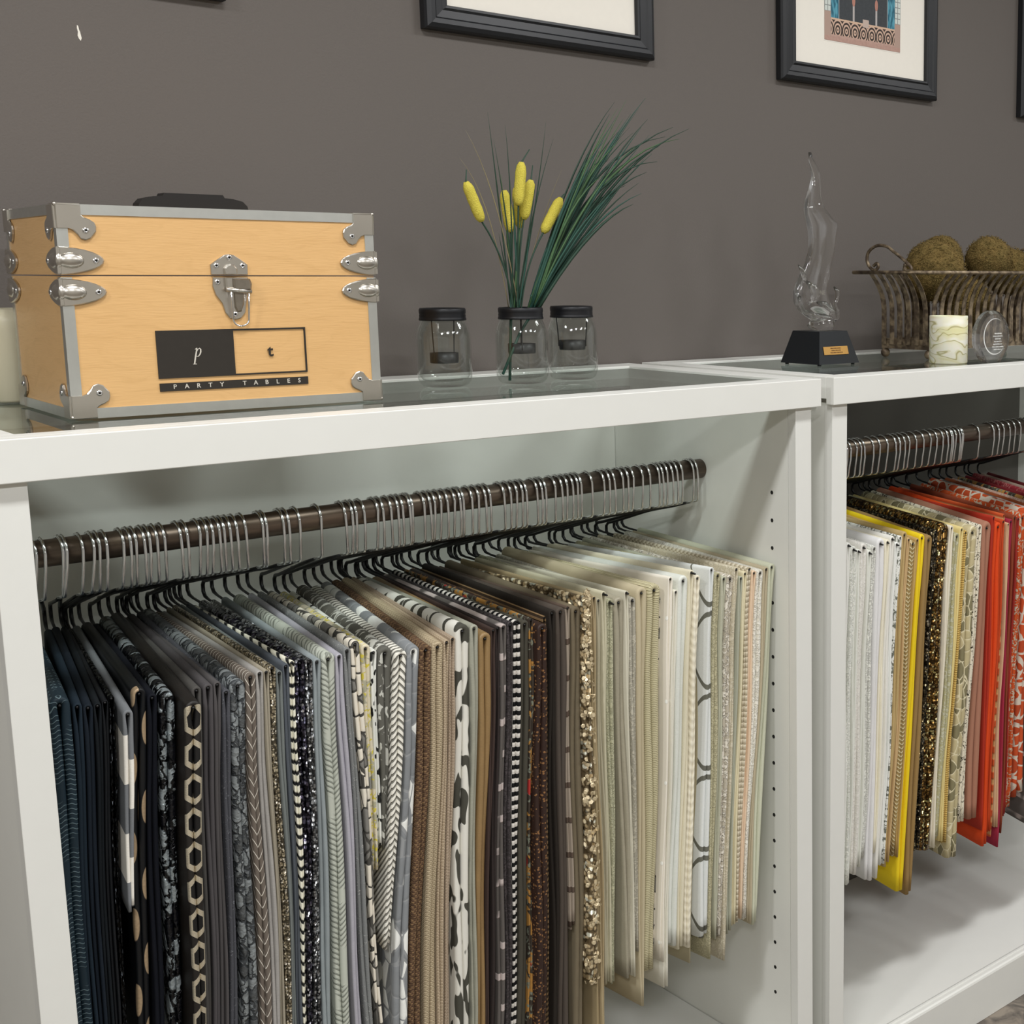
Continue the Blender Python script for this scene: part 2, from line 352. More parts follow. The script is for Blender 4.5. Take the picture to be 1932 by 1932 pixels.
def F_stripe(n, c1, c2, per, slant, duty, rough=0.7, soft=0.08, wav=0.0, wp=2.0, mirror=True, bump=0.001, mask=None, spec=0.3, mper=0.0):
    """bands across the hanging edge; slant>0 makes mirrored chevrons about the fold"""
    m = M(n, rough, 0, spec); u, v = m.uv(); q = v.abs() if mirror else v
    p = (q + u * slant + ((u * (6.28 / wp)).sin() * wav if wav else 0.0)) / per
    t = ((p.fract() - 0.5).abs() * 2.0).step(1 - duty - soft, 1 - duty + soft)
    if mper: t = t * ((q / mper).fract().lt(mask))
    elif mask: t = t * m.noise(m.vec(u * 0.15, v * 0.12), 1, 1).step(mask, mask + 0.06)
    return m.set(m.mix(t, C(c1), C(c2)), bump=t, dist=bump)
def F_sequin(n, cs, scale, tilt=1.1, rough=0.22, metal=0.85, seed=0.0):
    m = M(n, rough, metal, 0.6); u, v = m.uv(seed); d, col = m.vor(m.vec(u, v), scale); r, g, _ = m.sep(col)
    c = m.mix(r, C(cs[0]), C(cs[1]))
    if len(cs) > 2: c = m.mix(g.gt(0.72), c, C(cs[2]))
    c = m.mix(d.step(0.38, 0.62), c, tuple(q * 0.25 for q in C(cs[0])[:3]) + (1,))
    m.set(c); m.scatter_normal(col, tilt); return m.m
def F_weave(n, c1, c2, pu, pv, rough=0.85, c3=None, soft=0.1):
    """basket / tweed / check cells"""
    m = M(n, rough, 0, 0.2); u, v = m.uv(); a = (u / pu); b_ = (v.abs() / pv)
    par = ((a.floor() + b_.floor()) * 0.5).fract().gt(0.25); k = m.noise(m.vec(u, v), 2.2, 2); j = m.noise(m.vec(u * 1.2, v * 5), 1.5, 2)
    h = ((a.fract() - 0.5).abs() + (b_.fract() - 0.5).abs())
    c = m.mix(par, C(c1), C(c2))
    if c3: c = m.mix(k.step(0.45, 0.62) * 0.8, c, C(c3))
    return m.set(m.mix(j.step(0.55, 0.7) * 0.3, c, tuple(q * 0.6 for q in C(c1)[:3]) + (1,)), bump=1.0 - h, dist=0.0008)
def F_links(n, base, ring, core, per, w, th):
    """tall hexagonal metal links centred on the fold"""
    m = M(n, 0.45, 0, 0.5); u, v = m.uv(); y = ((v.abs() / per).fract() - 0.5).abs() * per
    d = (u / w).max((u / w) * 0.46 + y / (per * 0.465)); k = m.noise(m.vec(u, v), 9, 3)
    o = d.lt(1.0); i = d.lt(1.0 - th); rg = o * (1.0 - i)
    c = m.mix(rg, m.mix(i, C(base), C(core)), m.mix(k, C(ring), C('#f6ecd8')))
    return m.set(c, bump=rg + k * 0.3, dist=0.0012, metal=rg * 0.75)
def F_ell(n, base, c, per, cu, ru, rv, rough=0.5, shift=0.5, metal=0.0, c2=None):
    """one ellipse per period on each half, halves shifted"""
    m = M(n, rough, 0, 0.4); u, v = m.uv(); lobe = v.lt(0.0); y = ((v.abs() / per + lobe * shift).fract() - 0.5) * per
    d = (((u - cu) / ru) * ((u - cu) / ru) + (y / rv) * (y / rv)).sqrt(); s = 1.0 - d.step(0.92, 1.04); k = m.noise(m.vec(u * 3, v * 3), 1, 3)
    return m.set(m.mix(s, C(base), m.mix(k, C(c), C(c2 or c))), metal=s * metal, bump=s, dist=0.0004)
def F_blocks(n, c1, c2, per, shift):
    m = M(n, 0.75, 0, 0.3); u, v = m.uv(); lobe = v.lt(0.0); t = (v.abs() / per + lobe * shift).fract().lt(0.5); k = m.noise(m.vec(u, v * 3), 3, 2)
    return m.set(m.mix(t, C(c1), C(c2)), bump=k, dist=0.0003)
def F_dots(n, base, c, per, r, rough=0.6, metal=0.0):
    m = M(n, rough, 0, 0.4); u, v = m.uv(); d, col = m.vor(m.vec(u / per, v / per), 1.0, 'F1', 0.75); s = d.lt(r)
    return m.set(m.mix(s, C(base), C(c)), bump=s, dist=0.0006, metal=s * metal)
def F_arcs(n, base, c, per, ru, th):
    """large rings seen as pairs of curved bands"""
    m = M(n, 0.7, 0, 0.3); u, v = m.uv(); k = m.noise(m.vec(u, v * 3), 3, 2); y = ((v.abs() / per).fract() - 0.5) * per
    bow = u * u * ru; d = (y.abs() - 0.80 - bow).abs(); s = 1.0 - d.step(th * 0.8, th)
    return m.set(m.mix(s, C(base), C(c)), bump=k, dist=0.0003)
def F_floral(n, base, c1, c2, c3, su, sv, rough=0.7, seed=0.0):
    m = M(n, rough, 0, 0.3); u, v = m.uv(seed); w = m.vec(u * su, v * sv); a = m.noise(w, 1, 2, 0.5, 1.2); b_ = m.noise(w, 1.7, 2, 0.5, 2.0); d, col = m.vor(w, 0.8); r = m.sep(col)[0]
    c = m.mix(a.step(0.52, 0.55), C(base), C(c1)); c = m.mix(b_.step(0.57, 0.60), c, C(c2)); c = m.mix(d.lt(0.32) * r.gt(0.45), c, C(c3))
    return m.set(c, bump=a, dist=0.0005)
_fm = {}
def FM(key):
    if key in _fm: return _fm[key]
    k, *a = key.split('|'); m = FD[k](*a) if a else FD[k](); m.name = 'fabric_' + k; _fm[key] = m; return m
FD = {
 'p': lambda c, r='0.8', v='0.1': F_plain('p', c, float(r), float(v)),
 'satin': lambda c, c2: F_plain('satin', c, 0.38, 0.08, 30, 0.5, c2),
 'linen': lambda c, c2: F_plain('linen', c, 0.85, 0.15, 90, 0.2, c2),
 'wavy': lambda: F_stripe('wavy', '#182730', '#5d7076', 0.62, 0.0, 0.18, 0.5, 0.08, 0.16, 1.3, mask=0.42),
 'blocks': lambda: F_blocks('blocks', '#e6e2d8', '#74777a', 12.6, 0.25),
 'moons': lambda: F_ell('moons', '#0d0f12', '#8f7b63', 10.2, 0.80, 0.62, 2.2, 0.4, 0.5, 0.2, '#b79f7f'),
 'crush': lambda: F_crush('crush', '#939c9f', '#121318', '#08090c', 0.50, 0.36, 0.28, 0.05, 0.3),
 'links': lambda: F_links('links', '#1b1714', '#a88f72', '#0c0b0b', 4.5, 1.08, 0.40),
 'rust': lambda: F_noise('rust', ['#4d4a4a', '#8a5a35'], 0.5, 0.10, [0.70], 0.02, 0.85),
 'sprig': lambda c, c2: F_noise('sprig', [c, c2], 2.6, 2.2, [0.63], 0.03, 0.75, 1.5, 3),
 'flock': lambda c, c2, c3: F_crush('flock', c, c2, c3, 0.7, 0.5, 0.5, 0.03),
 'dash': lambda: F_stripe('dash', '#675e55', '#dcd5c8', 1.75, 2.2, 0.13, 0.75, 0.04, mask=0.0),
 'crackle': lambda c, c2: F_sequin('crackle', [c, c2, '#e9e1d0'], 3.6, 0.8, 0.4, 0.45),
 'zebra': lambda: F_stripe('zebra', '#1d1e1e', '#dedbc8', 1.55, 0.55, 0.62, 0.6, 0.15),
 'seq': lambda c, c2, c3: F_sequin('seq', [c, c2, c3], 2.3, 1.2, 0.2, 0.8),
 'silver': lambda: F_sequin('silver', ['#6d6f72', '#aeb0b2', '#f0f0f0'], 2.6, 1.3, 0.2, 0.75),
 'chev': lambda: F_stripe('chev', '#b3b7ab', '#85897f', 0.78, 0.85, 0.34, 0.7, 0.12, 0.12, 2.1, mask=0.40),
 'geo': lambda: F_geo('geo', '#d9d2c2', '#77756f', '#46443f', 0.55, 0.36),
 'yel': lambda: F_floral('yel', '#cfc6ad', '#a8a58e', '#c9bb45', '#8a8a84', 0.5, 0.4),
 'blob': lambda c='#d9dad2', c2='#1c1d1c': F_noise('blob', [c, c2], 0.8, 0.42, [0.58], 0.01, 0.75),
 'leafd': lambda: F_noise('leafd', ['#595851', '#b9b9b0'], 0.9, 0.5, [0.57], 0.015, 0.75, 0.8),
 'braid': lambda: F_stripe('braid', '#7d7b72', '#e4e1d6', 1.05, -1.15, 0.66, 0.8, 0.16, bump=0.003),
 'leaves': lambda: F_geo('leaves', '#7f8284', '#e2e3de', '#8f9192', 0.42, 0.25, 0.8, 0.03, 0.60),
 'tweed': lambda c, c2, c3: F_weave('tweed', c, c2, 0.34, 0.34, 0.9, c3),
 'weave': lambda c, c2, p='0.3': F_weave('weave', c, c2, float(p), float(p), 0.85),
 'cow': lambda: F_noise('cow', ['#44433b', '#d3d1c7'], 0.55, 0.20, [0.46], 0.01, 0.8, 0.3, 1),
 'wdash': lambda: F_stripe('wdash', '#57524e', '#b5a9a4', 5.2, 0.0, 0.22, 0.75, 0.04, mask=0.45),
 'damask': lambda c, c2, s='1.1': F_noise('damask', [c, c2], float(s), float(s) * 0.9, [0.53], 0.03, 0.5, 2.2, 2),
 'check': lambda: F_weave('check', '#141414', '#cfcac2', 0.55, 0.72, 0.8),
 'floral': lambda: F_floral('floral', '#3a322a', '#a4783c', '#74786a', '#a32f2b', 0.45, 0.30),
 'gdots': lambda: F_dots('gdots', '#2f1f19', '#8a6440', 0.50, 0.34, 0.5, 0.2),
 'ribs': lambda c, c2, p='0.7': F_stripe('ribs', c, c2, float(p), 0.0, 0.55, 0.7, 0.2, bump=0.002),
 'bands': lambda: F_stripe('bands', '#94887a', '#55473d', 6.0, 0.0, 0.16, 0.7, 0.03),
 'pail': lambda: F_sequin('pail', ['#bda47a', '#e2d3b0', '#fff3da'], 1.3, 1.1, 0.3, 0.35),
 'lace': lambda c, c2: F_noise('lace', [c, c2], 2.2, 1.6, [0.50], 0.08, 0.8, 1.5, 3, 0.0010),
 'pearl': lambda: F_ell('pearl', '#dfd9cb', '#f6f1e6', 14.5, 0.45, 0.25, 0.35, 0.6, 0.0),
 'tuck': lambda c, c2: F_stripe('tuck', c, c2, 1.5, 0.7, 0.5, 0.75, 0.4, bump=0.0005),
 'arcs': lambda: F_arcs('arcs', '#d3d6d3', '#66665c', 14.8, 0.32, 0.52),
 'torn': lambda: F_noise('torn', ['#b5ad9c', '#dcd6c9'], 0.9, 0.6, [0.52], 0.03, 0.85, 2.5, 3, 0.004),
 'leafw': lambda: F_noise('leafw', ['#e4e4de', '#6f7268'], 1.5, 0.8, [0.55], 0.015, 0.75, 1.4),
 'rdash': lambda c, c2: F_stripe('rdash', c, c2, 0.85, 0.9, 0.42, 0.75, 0.12, bump=0.002),
 'ogeo': lambda: F_geo('ogeo', '#b6aa84', '#7c7558', '#d2c9aa', 0.55, 0.36, 0.5, 0.035),
 'script': lambda: F_noise('script', ['#d5cdb9', '#3c382d'], 1.9, 1.1, [0.60], 0.015, 0.7, 1.8),
 'ostrap': lambda: F_geo('ostrap', '#b84a22', '#a84220', '#c6b9a9', 0.40, 0.32, 0.75, 0.06, 0.5, 0.6),
 'odam': lambda: F_noise('odam', ['#b2471b', '#b3a792'], 0.8, 0.7, [0.55], 0.015, 0.75, 2.2),
}

# ------------------------------------------------------------------ fabric sample draped over a bar
def smooth01(t): t = max(0.0, min(1.0, t)); return t * t * (3 - 2 * t)
def sample_mesh(tip, bot, w, wb, back, rng, idx=0, drop=24):
    """tip, bot: world points of the front edge (fold top / hem); back: world point of the bar at the rear edge"""
    rb = 0.0023; t0 = max(0.0011, (w - 2 * rb) / 2); mb = MB(); uvs = []
    Ld = tip.z - bot.z; ph = [1.3 + 0.12 * idx + rng.uniform(-0.03, 0.03), rng.uniform(0, 6.28), 0.4 + 0.10 * idx]; amp = 0.0019
    lz = [rng.uniform(-0.006, 0.004), rng.uniform(-0.006, 0.004)]
    secs = []                                   # (side, centre offset x, z below tip, normal angle, thickness, arc length)
    def lobe(side):
        out = []
        for k in range(1, drop + 1):
            q = (k / drop) ** 1.25; z = q * (Ld + lz[0 if side < 0 else 1]); f = smooth01(z / 0.030)
            ww = w + (wb - w) * q; t = t0 + (ww / 2 * 0.97 - t0) * f; cx = (rb + t0 / 2) + ((ww / 4) - (rb + t0 / 2)) * f
            out.append((side, side * cx, z, 0.0 if side > 0 else PI, t, z))
        return out
    left = lobe(-1)[::-1]; right = lobe(1); R0 = rb + t0 / 2
    arc = [(0, R0 * math.cos(a), -R0 * math.sin(a), a, t0, (a - PI / 2)) for a in [PI - PI * i / 8 for i in range(9)]]
    secs = left + arc + right
    dv = Vector((back.x - tip.x, back.y - tip.y, back.z - tip.z)); Ly = dv.y
    front = [(-0.5, 0.5), (-0.44, 0.22), (-0.26, 0.06), (0.0, 0.0), (0.26, 0.06), (0.44, 0.22), (0.5, 0.5)]   # across thickness, set back
    deep = [0.25, 0.6, 1.0]
    for (side, cx, z, ang, t, s) in secs:
        q = max(0.0, z / Ld); nx, nz = math.cos(ang), math.sin(ang)
        ox = (bot.x - tip.x) * q; oy = (bot.y - tip.y) * q
        sd = -1 if (cx < 0) else 1
        wx = amp * math.sin(z * 13 + ph[0]) * min(1, z / 0.12); wy = 0.003 * math.sin(z * 9 + ph[1] + sd) * min(1, z / 0.1)
        if side != 0: v = s * side + 0.006 * side; va = v
        else: va = -s * R0
        row = []
        def put(across, back_f, setb, uu):
            yy = setb + dv.y * back_f; flap = (0.004 * math.sin(z * 7 + ph[2] + back_f * 4) * back_f) * min(1, z / 0.1)
            P = Vector((tip.x + cx + nx * across * t + ox + wx + dv.x * back_f + flap, tip.y + oy + wy + yy, tip.z - z + nz * across * t + dv.z * back_f))
            row.append((P, uu))
        for bf in reversed(deep): put(-0.5, bf, 0, bf * Ly)
        for (ac, sb) in front: put(ac, 0.0, sb * t, (cx * sd if side else R0) * 0 + max(0.0, (0.5 + ac) * t))
        for bf in deep: put(0.5, bf, 0, t + bf * Ly)
        secs_row = row; n0 = len(mb.v)
        for (P, uu) in secs_row: mb.v.append(tuple(P)); uvs.append((uu, va))
    n = len(front) + 2 * len(deep); ns = len(secs)
    for i in range(ns - 1):
        for k in range(n): j = (k + 1) % n; mb.f.append((i * n + k, (i + 1) * n + k, (i + 1) * n + j, i * n + j)); mb.sm.append(True); mb.mi.append(0)
    mb.f.append(tuple(range(n))); mb.f.append(tuple((ns - 1) * n + k for k in reversed(range(n)))); mb.sm += [False, False]; mb.mi += [0, 0]
    me = mb.mesh('fabric_sample'); ul = me.uv_layers.new(name='UVMap'); li = [0] * len(me.loops); me.loops.foreach_get('vertex_index', li)
    ul.data.foreach_set('uv', [c for i in li for c in uvs[i]])
    bm = bmesh.new(); bm.from_mesh(me); bmesh.ops.recalc_face_normals(bm, faces=bm.faces); bm.to_mesh(me); bm.free()
    return me
ZH = 1.192
def hanger(hxw, tip, xback, tipout, short, grp, rng, lnm=0.0):
    """chrome hook over the rod, black sleeve: upper arm to the rear, bend, long lower arm to the open front end"""
    yr = -0.294; xs = hxw; yk = yr - 0.0222 + rng.uniform(-0.0015, 0.0015)
    ln = lnm + rng.uniform(-0.003, 0.003)
    t = empty('hanger', (hxw, yr, ZH)); L = t.location
    r = 0.0205
    top = [(xs + ln * 0.25, yr + r * math.cos(a), 1.2495 + 0.0005 + r * math.sin(a)) for a in [math.radians(d) for d in (-25, 0, 30, 60, 90, 120, 150, 175)]]
    hook = top + [(xs + ln * 0.45, yk, 1.232), (xs + ln, yk + 0.0002, ZH + 0.005), (xs + ln, yk + 0.003, ZH + 0.0006), (xs + ln, yk + 0.010, ZH - 0.001), (xs + ln, yk + 0.026, ZH - 0.005)]
    MB().tube(hook, 0.0022, 8).build('hook', CHROME, t, L)
    yb = -0.108 + rng.uniform(-0.012, 0.012); fx = lambda y: hxw + ln + (xback - hxw - ln) * (y - yr) / (yb - yr); zb = 1.140 + rng.uniform(-0.006, 0.006); lowz = zb - 0.026
    def low(y): f = (y - tip.y) / (yb - tip.y); return tip.z + (lowz - tip.z) * f
    ye = tip.y - tipout
    fl_ = lambda y: tip.x + (fx(yb) - tip.x) * (y - tip.y) / (yb - tip.y)
    arm = [(xs + ln, yk + 0.022, ZH - 0.004), (fx(yr + 0.05), yr + 0.05, ZH - 0.018), (fx(yb - 0.02), yb - 0.02, zb + 0.003), (fx(yb - 0.006), yb - 0.006, zb), (fx(yb), yb, zb - 0.007), (fx(yb), yb, lowz + 0.008), (fl_(yb - 0.006), yb - 0.006, lowz + 0.001), (fl_(yb - 0.02), yb - 0.02, low(yb - 0.02)),
           (fl_(-0.3), -0.3, low(-0.3)), (tip.x, ye + 0.003, low(ye + 0.003)), (tip.x, ye, low(ye))]
    MB().tube(arm, [0.0022, 0.0027, 0.0029, 0.0029, 0.0029, 0.0029, 0.0027, 0.0021, 0.0020, 0.0020, 0.0015], 6).build('arm', BLKVINYL, t, L)
    tag(t, 'chrome-hooked black hanger holding the ' + short, 'hanger', grp)
    yy = -0.475 + 0.32; bp = Vector((fl_(yy), yy, low(yy))); return bp
def fabric_row(rows, hooks, grp, hgrp, yfun, xlim):
    rng = random.Random(11); S = []
    for i, row in enumerate(rows):
        tx, ty, wpx, bx, by, key, desc = row[:7]; opt = row[7] if len(row) > 7 else {}
        Y = opt.get('y', yfun(tx)); a = at_y(tx - wpx / 2, ty, Y); c = at_y(tx + wpx / 2, ty, Y); tip = (a + c) / 2
        pb = at_y(bx, by, Y)
        if by >= 1920: pb = tip + (pb - tip) * 1.16
        w = c.x - a.x; wb = w
        if 'wb' in opt: wb = at_y(bx + opt['wb'] / 2, by, Y).x - at_y(bx - opt['wb'] / 2, by, Y).x
        S.append(dict(tl=a.x, tr=c.x, bl=pb.x - wb / 2, br=pb.x + wb / 2, zt=tip.z, zb=pb.z, Y=Y))
    # neighbours press against each other instead of passing through: settle the edges
    MINW = 0.0068
    for it in range(40):
        for p, q in zip(S, S[1:]):
            o = p['tr'] - q['tl'] + 0.0004
            if o > 0: p['tr'] -= o / 2; q['tl'] += o / 2
            zc = max(p['zb'], q['zb']); fp = (p['zt'] - zc) / (p['zt'] - p['zb']); fq = (q['zt'] - zc) / (q['zt'] - q['zb'])
            o = (p['tr'] + (p['br'] - p['tr']) * fp) - (q['tl'] + (q['bl'] - q['tl']) * fq) + 0.0006
            if o > 0: p['br'] -= o / 2 / fp; q['bl'] += o / 2 / fq
        for p in S:
            for l, r in (('tl', 'tr'), ('bl', 'br')):
                d = MINW - (p[r] - p[l])
                if d > 0: p[l] -= d / 2; p[r] += d / 2
            p['tr'] = min(p['tr'], xlim[1] - 0.001); p['br'] = min(p['br'], xlim[1] - 0.002); p['tl'] = max(p['tl'], xlim[0]); p['bl'] = max(p['bl'], xlim[0])
    tips = [(p['tl'] + p['tr']) / 2 for p in S]; hxs = []
    for i, x in enumerate(tips):
        if hooks: h = hooks[i]
        else:
            h = x + rng.uniform(-0.003, 0.003)
            if x > 1.85: h += 0.035
            elif x > 1.83: h = 1.857
            elif x > 1.80: h = 1.797
        hxs.append(min(max(h, xlim[0] + 0.012), xlim[1] - 0.008))
    for i, row in enumerate(rows):
        p = S[i]; opt = row[7] if len(row) > 7 else {}; key, desc = row[5], row[6]
        win = range(max(0, i - 6), min(len(S), i + 7)); off = sum(hxs[k] - tips[k] for k in win) / len(win)
        tip = Vector((tips[i], p['Y'], p['zt'])); bot = Vector(((p['bl'] + p['br']) / 2, p['Y'], p['zb']))
        lnm = (-0.009 + 0.007 * min(1.0, max(0.0, (row[0] - 100) / 450))) if hooks else -0.011
        xback = min(max(tip.x + off * 1.9, xlim[0] + 0.006), xlim[1] - 0.006)
        bp = hanger(hxs[i], tip, xback, opt.get('out', 0.0), opt.get('s', desc), hgrp, rng, lnm)
        me = sample_mesh(tip, bot, p['tr'] - p['tl'] - 0.0002, p['br'] - p['bl'] - 0.0004, bp, rng, i)
        o = link('fabric_sample', me, FM(key)); me.transform(Matrix.Translation(-tip)); o.location = tip
        tag(o, desc + ', ' + opt.get('w', 'draped over a hanger'), 'fabric sample', grp)
        if opt.get('pail'): paillettes(o, me, rng)
def paillettes(o, me, rng):
    """sewn-on discs standing proud of the cloth"""
    b = MB(); n = len(me.vertices)
    for k in range(900):
        v = me.vertices[rng.randrange(n)]
        if v.co.y > 0.02 or v.normal.length < 0.5: continue
        nn = v.normal; c = v.co + nn * rng.uniform(0.0005, 0.0045) + Vector((rng.uniform(-.002, .002), 0, rng.uniform(-.009, .009)))
        d = Vector((nn.x + rng.uniform(-.8, .8), nn.y + rng.uniform(-.8, .8), nn.z + rng.uniform(-.8, .8))).normalized()
        e = d.orthogonal().normalized(); g = d.cross(e); r = rng.uniform(0.0026, 0.0042)
        b.add([c + e * r * math.cos(a) + g * r * math.sin(a) + d * (0.0006 if j % 2 else 0) for j, a in enumerate([2 * PI * q / 6 for q in range(6)])], [(0, 1, 2, 3, 4, 5)])
    p = b.build('paillettes', FM('pail'), o); p['kind'] = 'stuff'
    m = p.data.materials
HK1 = [75, 91, 124, 133, 162, 184, 193, 207, 239, 251, 261, 276, 287, 300, 314, 344, 357, 382, 395, 406, 417, 426, 437, 450, 466, 499, 507, 538, 548, 569, 609, 654, 668.5, 676, 690.5, 716.5, 725.5, 740, 753, 762, 775, 781, 803, 813.5, 824, 835.5, 847, 861, 870.5,
       877, 893, 906, 918, 927, 953, 966, 978, 988, 995.5, 1015, 1025, 1032, 1050, 1062, 1073, 1083, 1092, 1099, 1119, 1142, 1152, 1161, 1177, 1187, 1198, 1215, 1228, 1245, 1252, 1261, 1270, 1279, 1289, 1310, 1317]
def hook_x(px): # front of the rod at this picture column
    yb = 1075 - (px - 75) * (1075 - 915) / (1317 - 75); return at_y(px, yb, -0.316).x
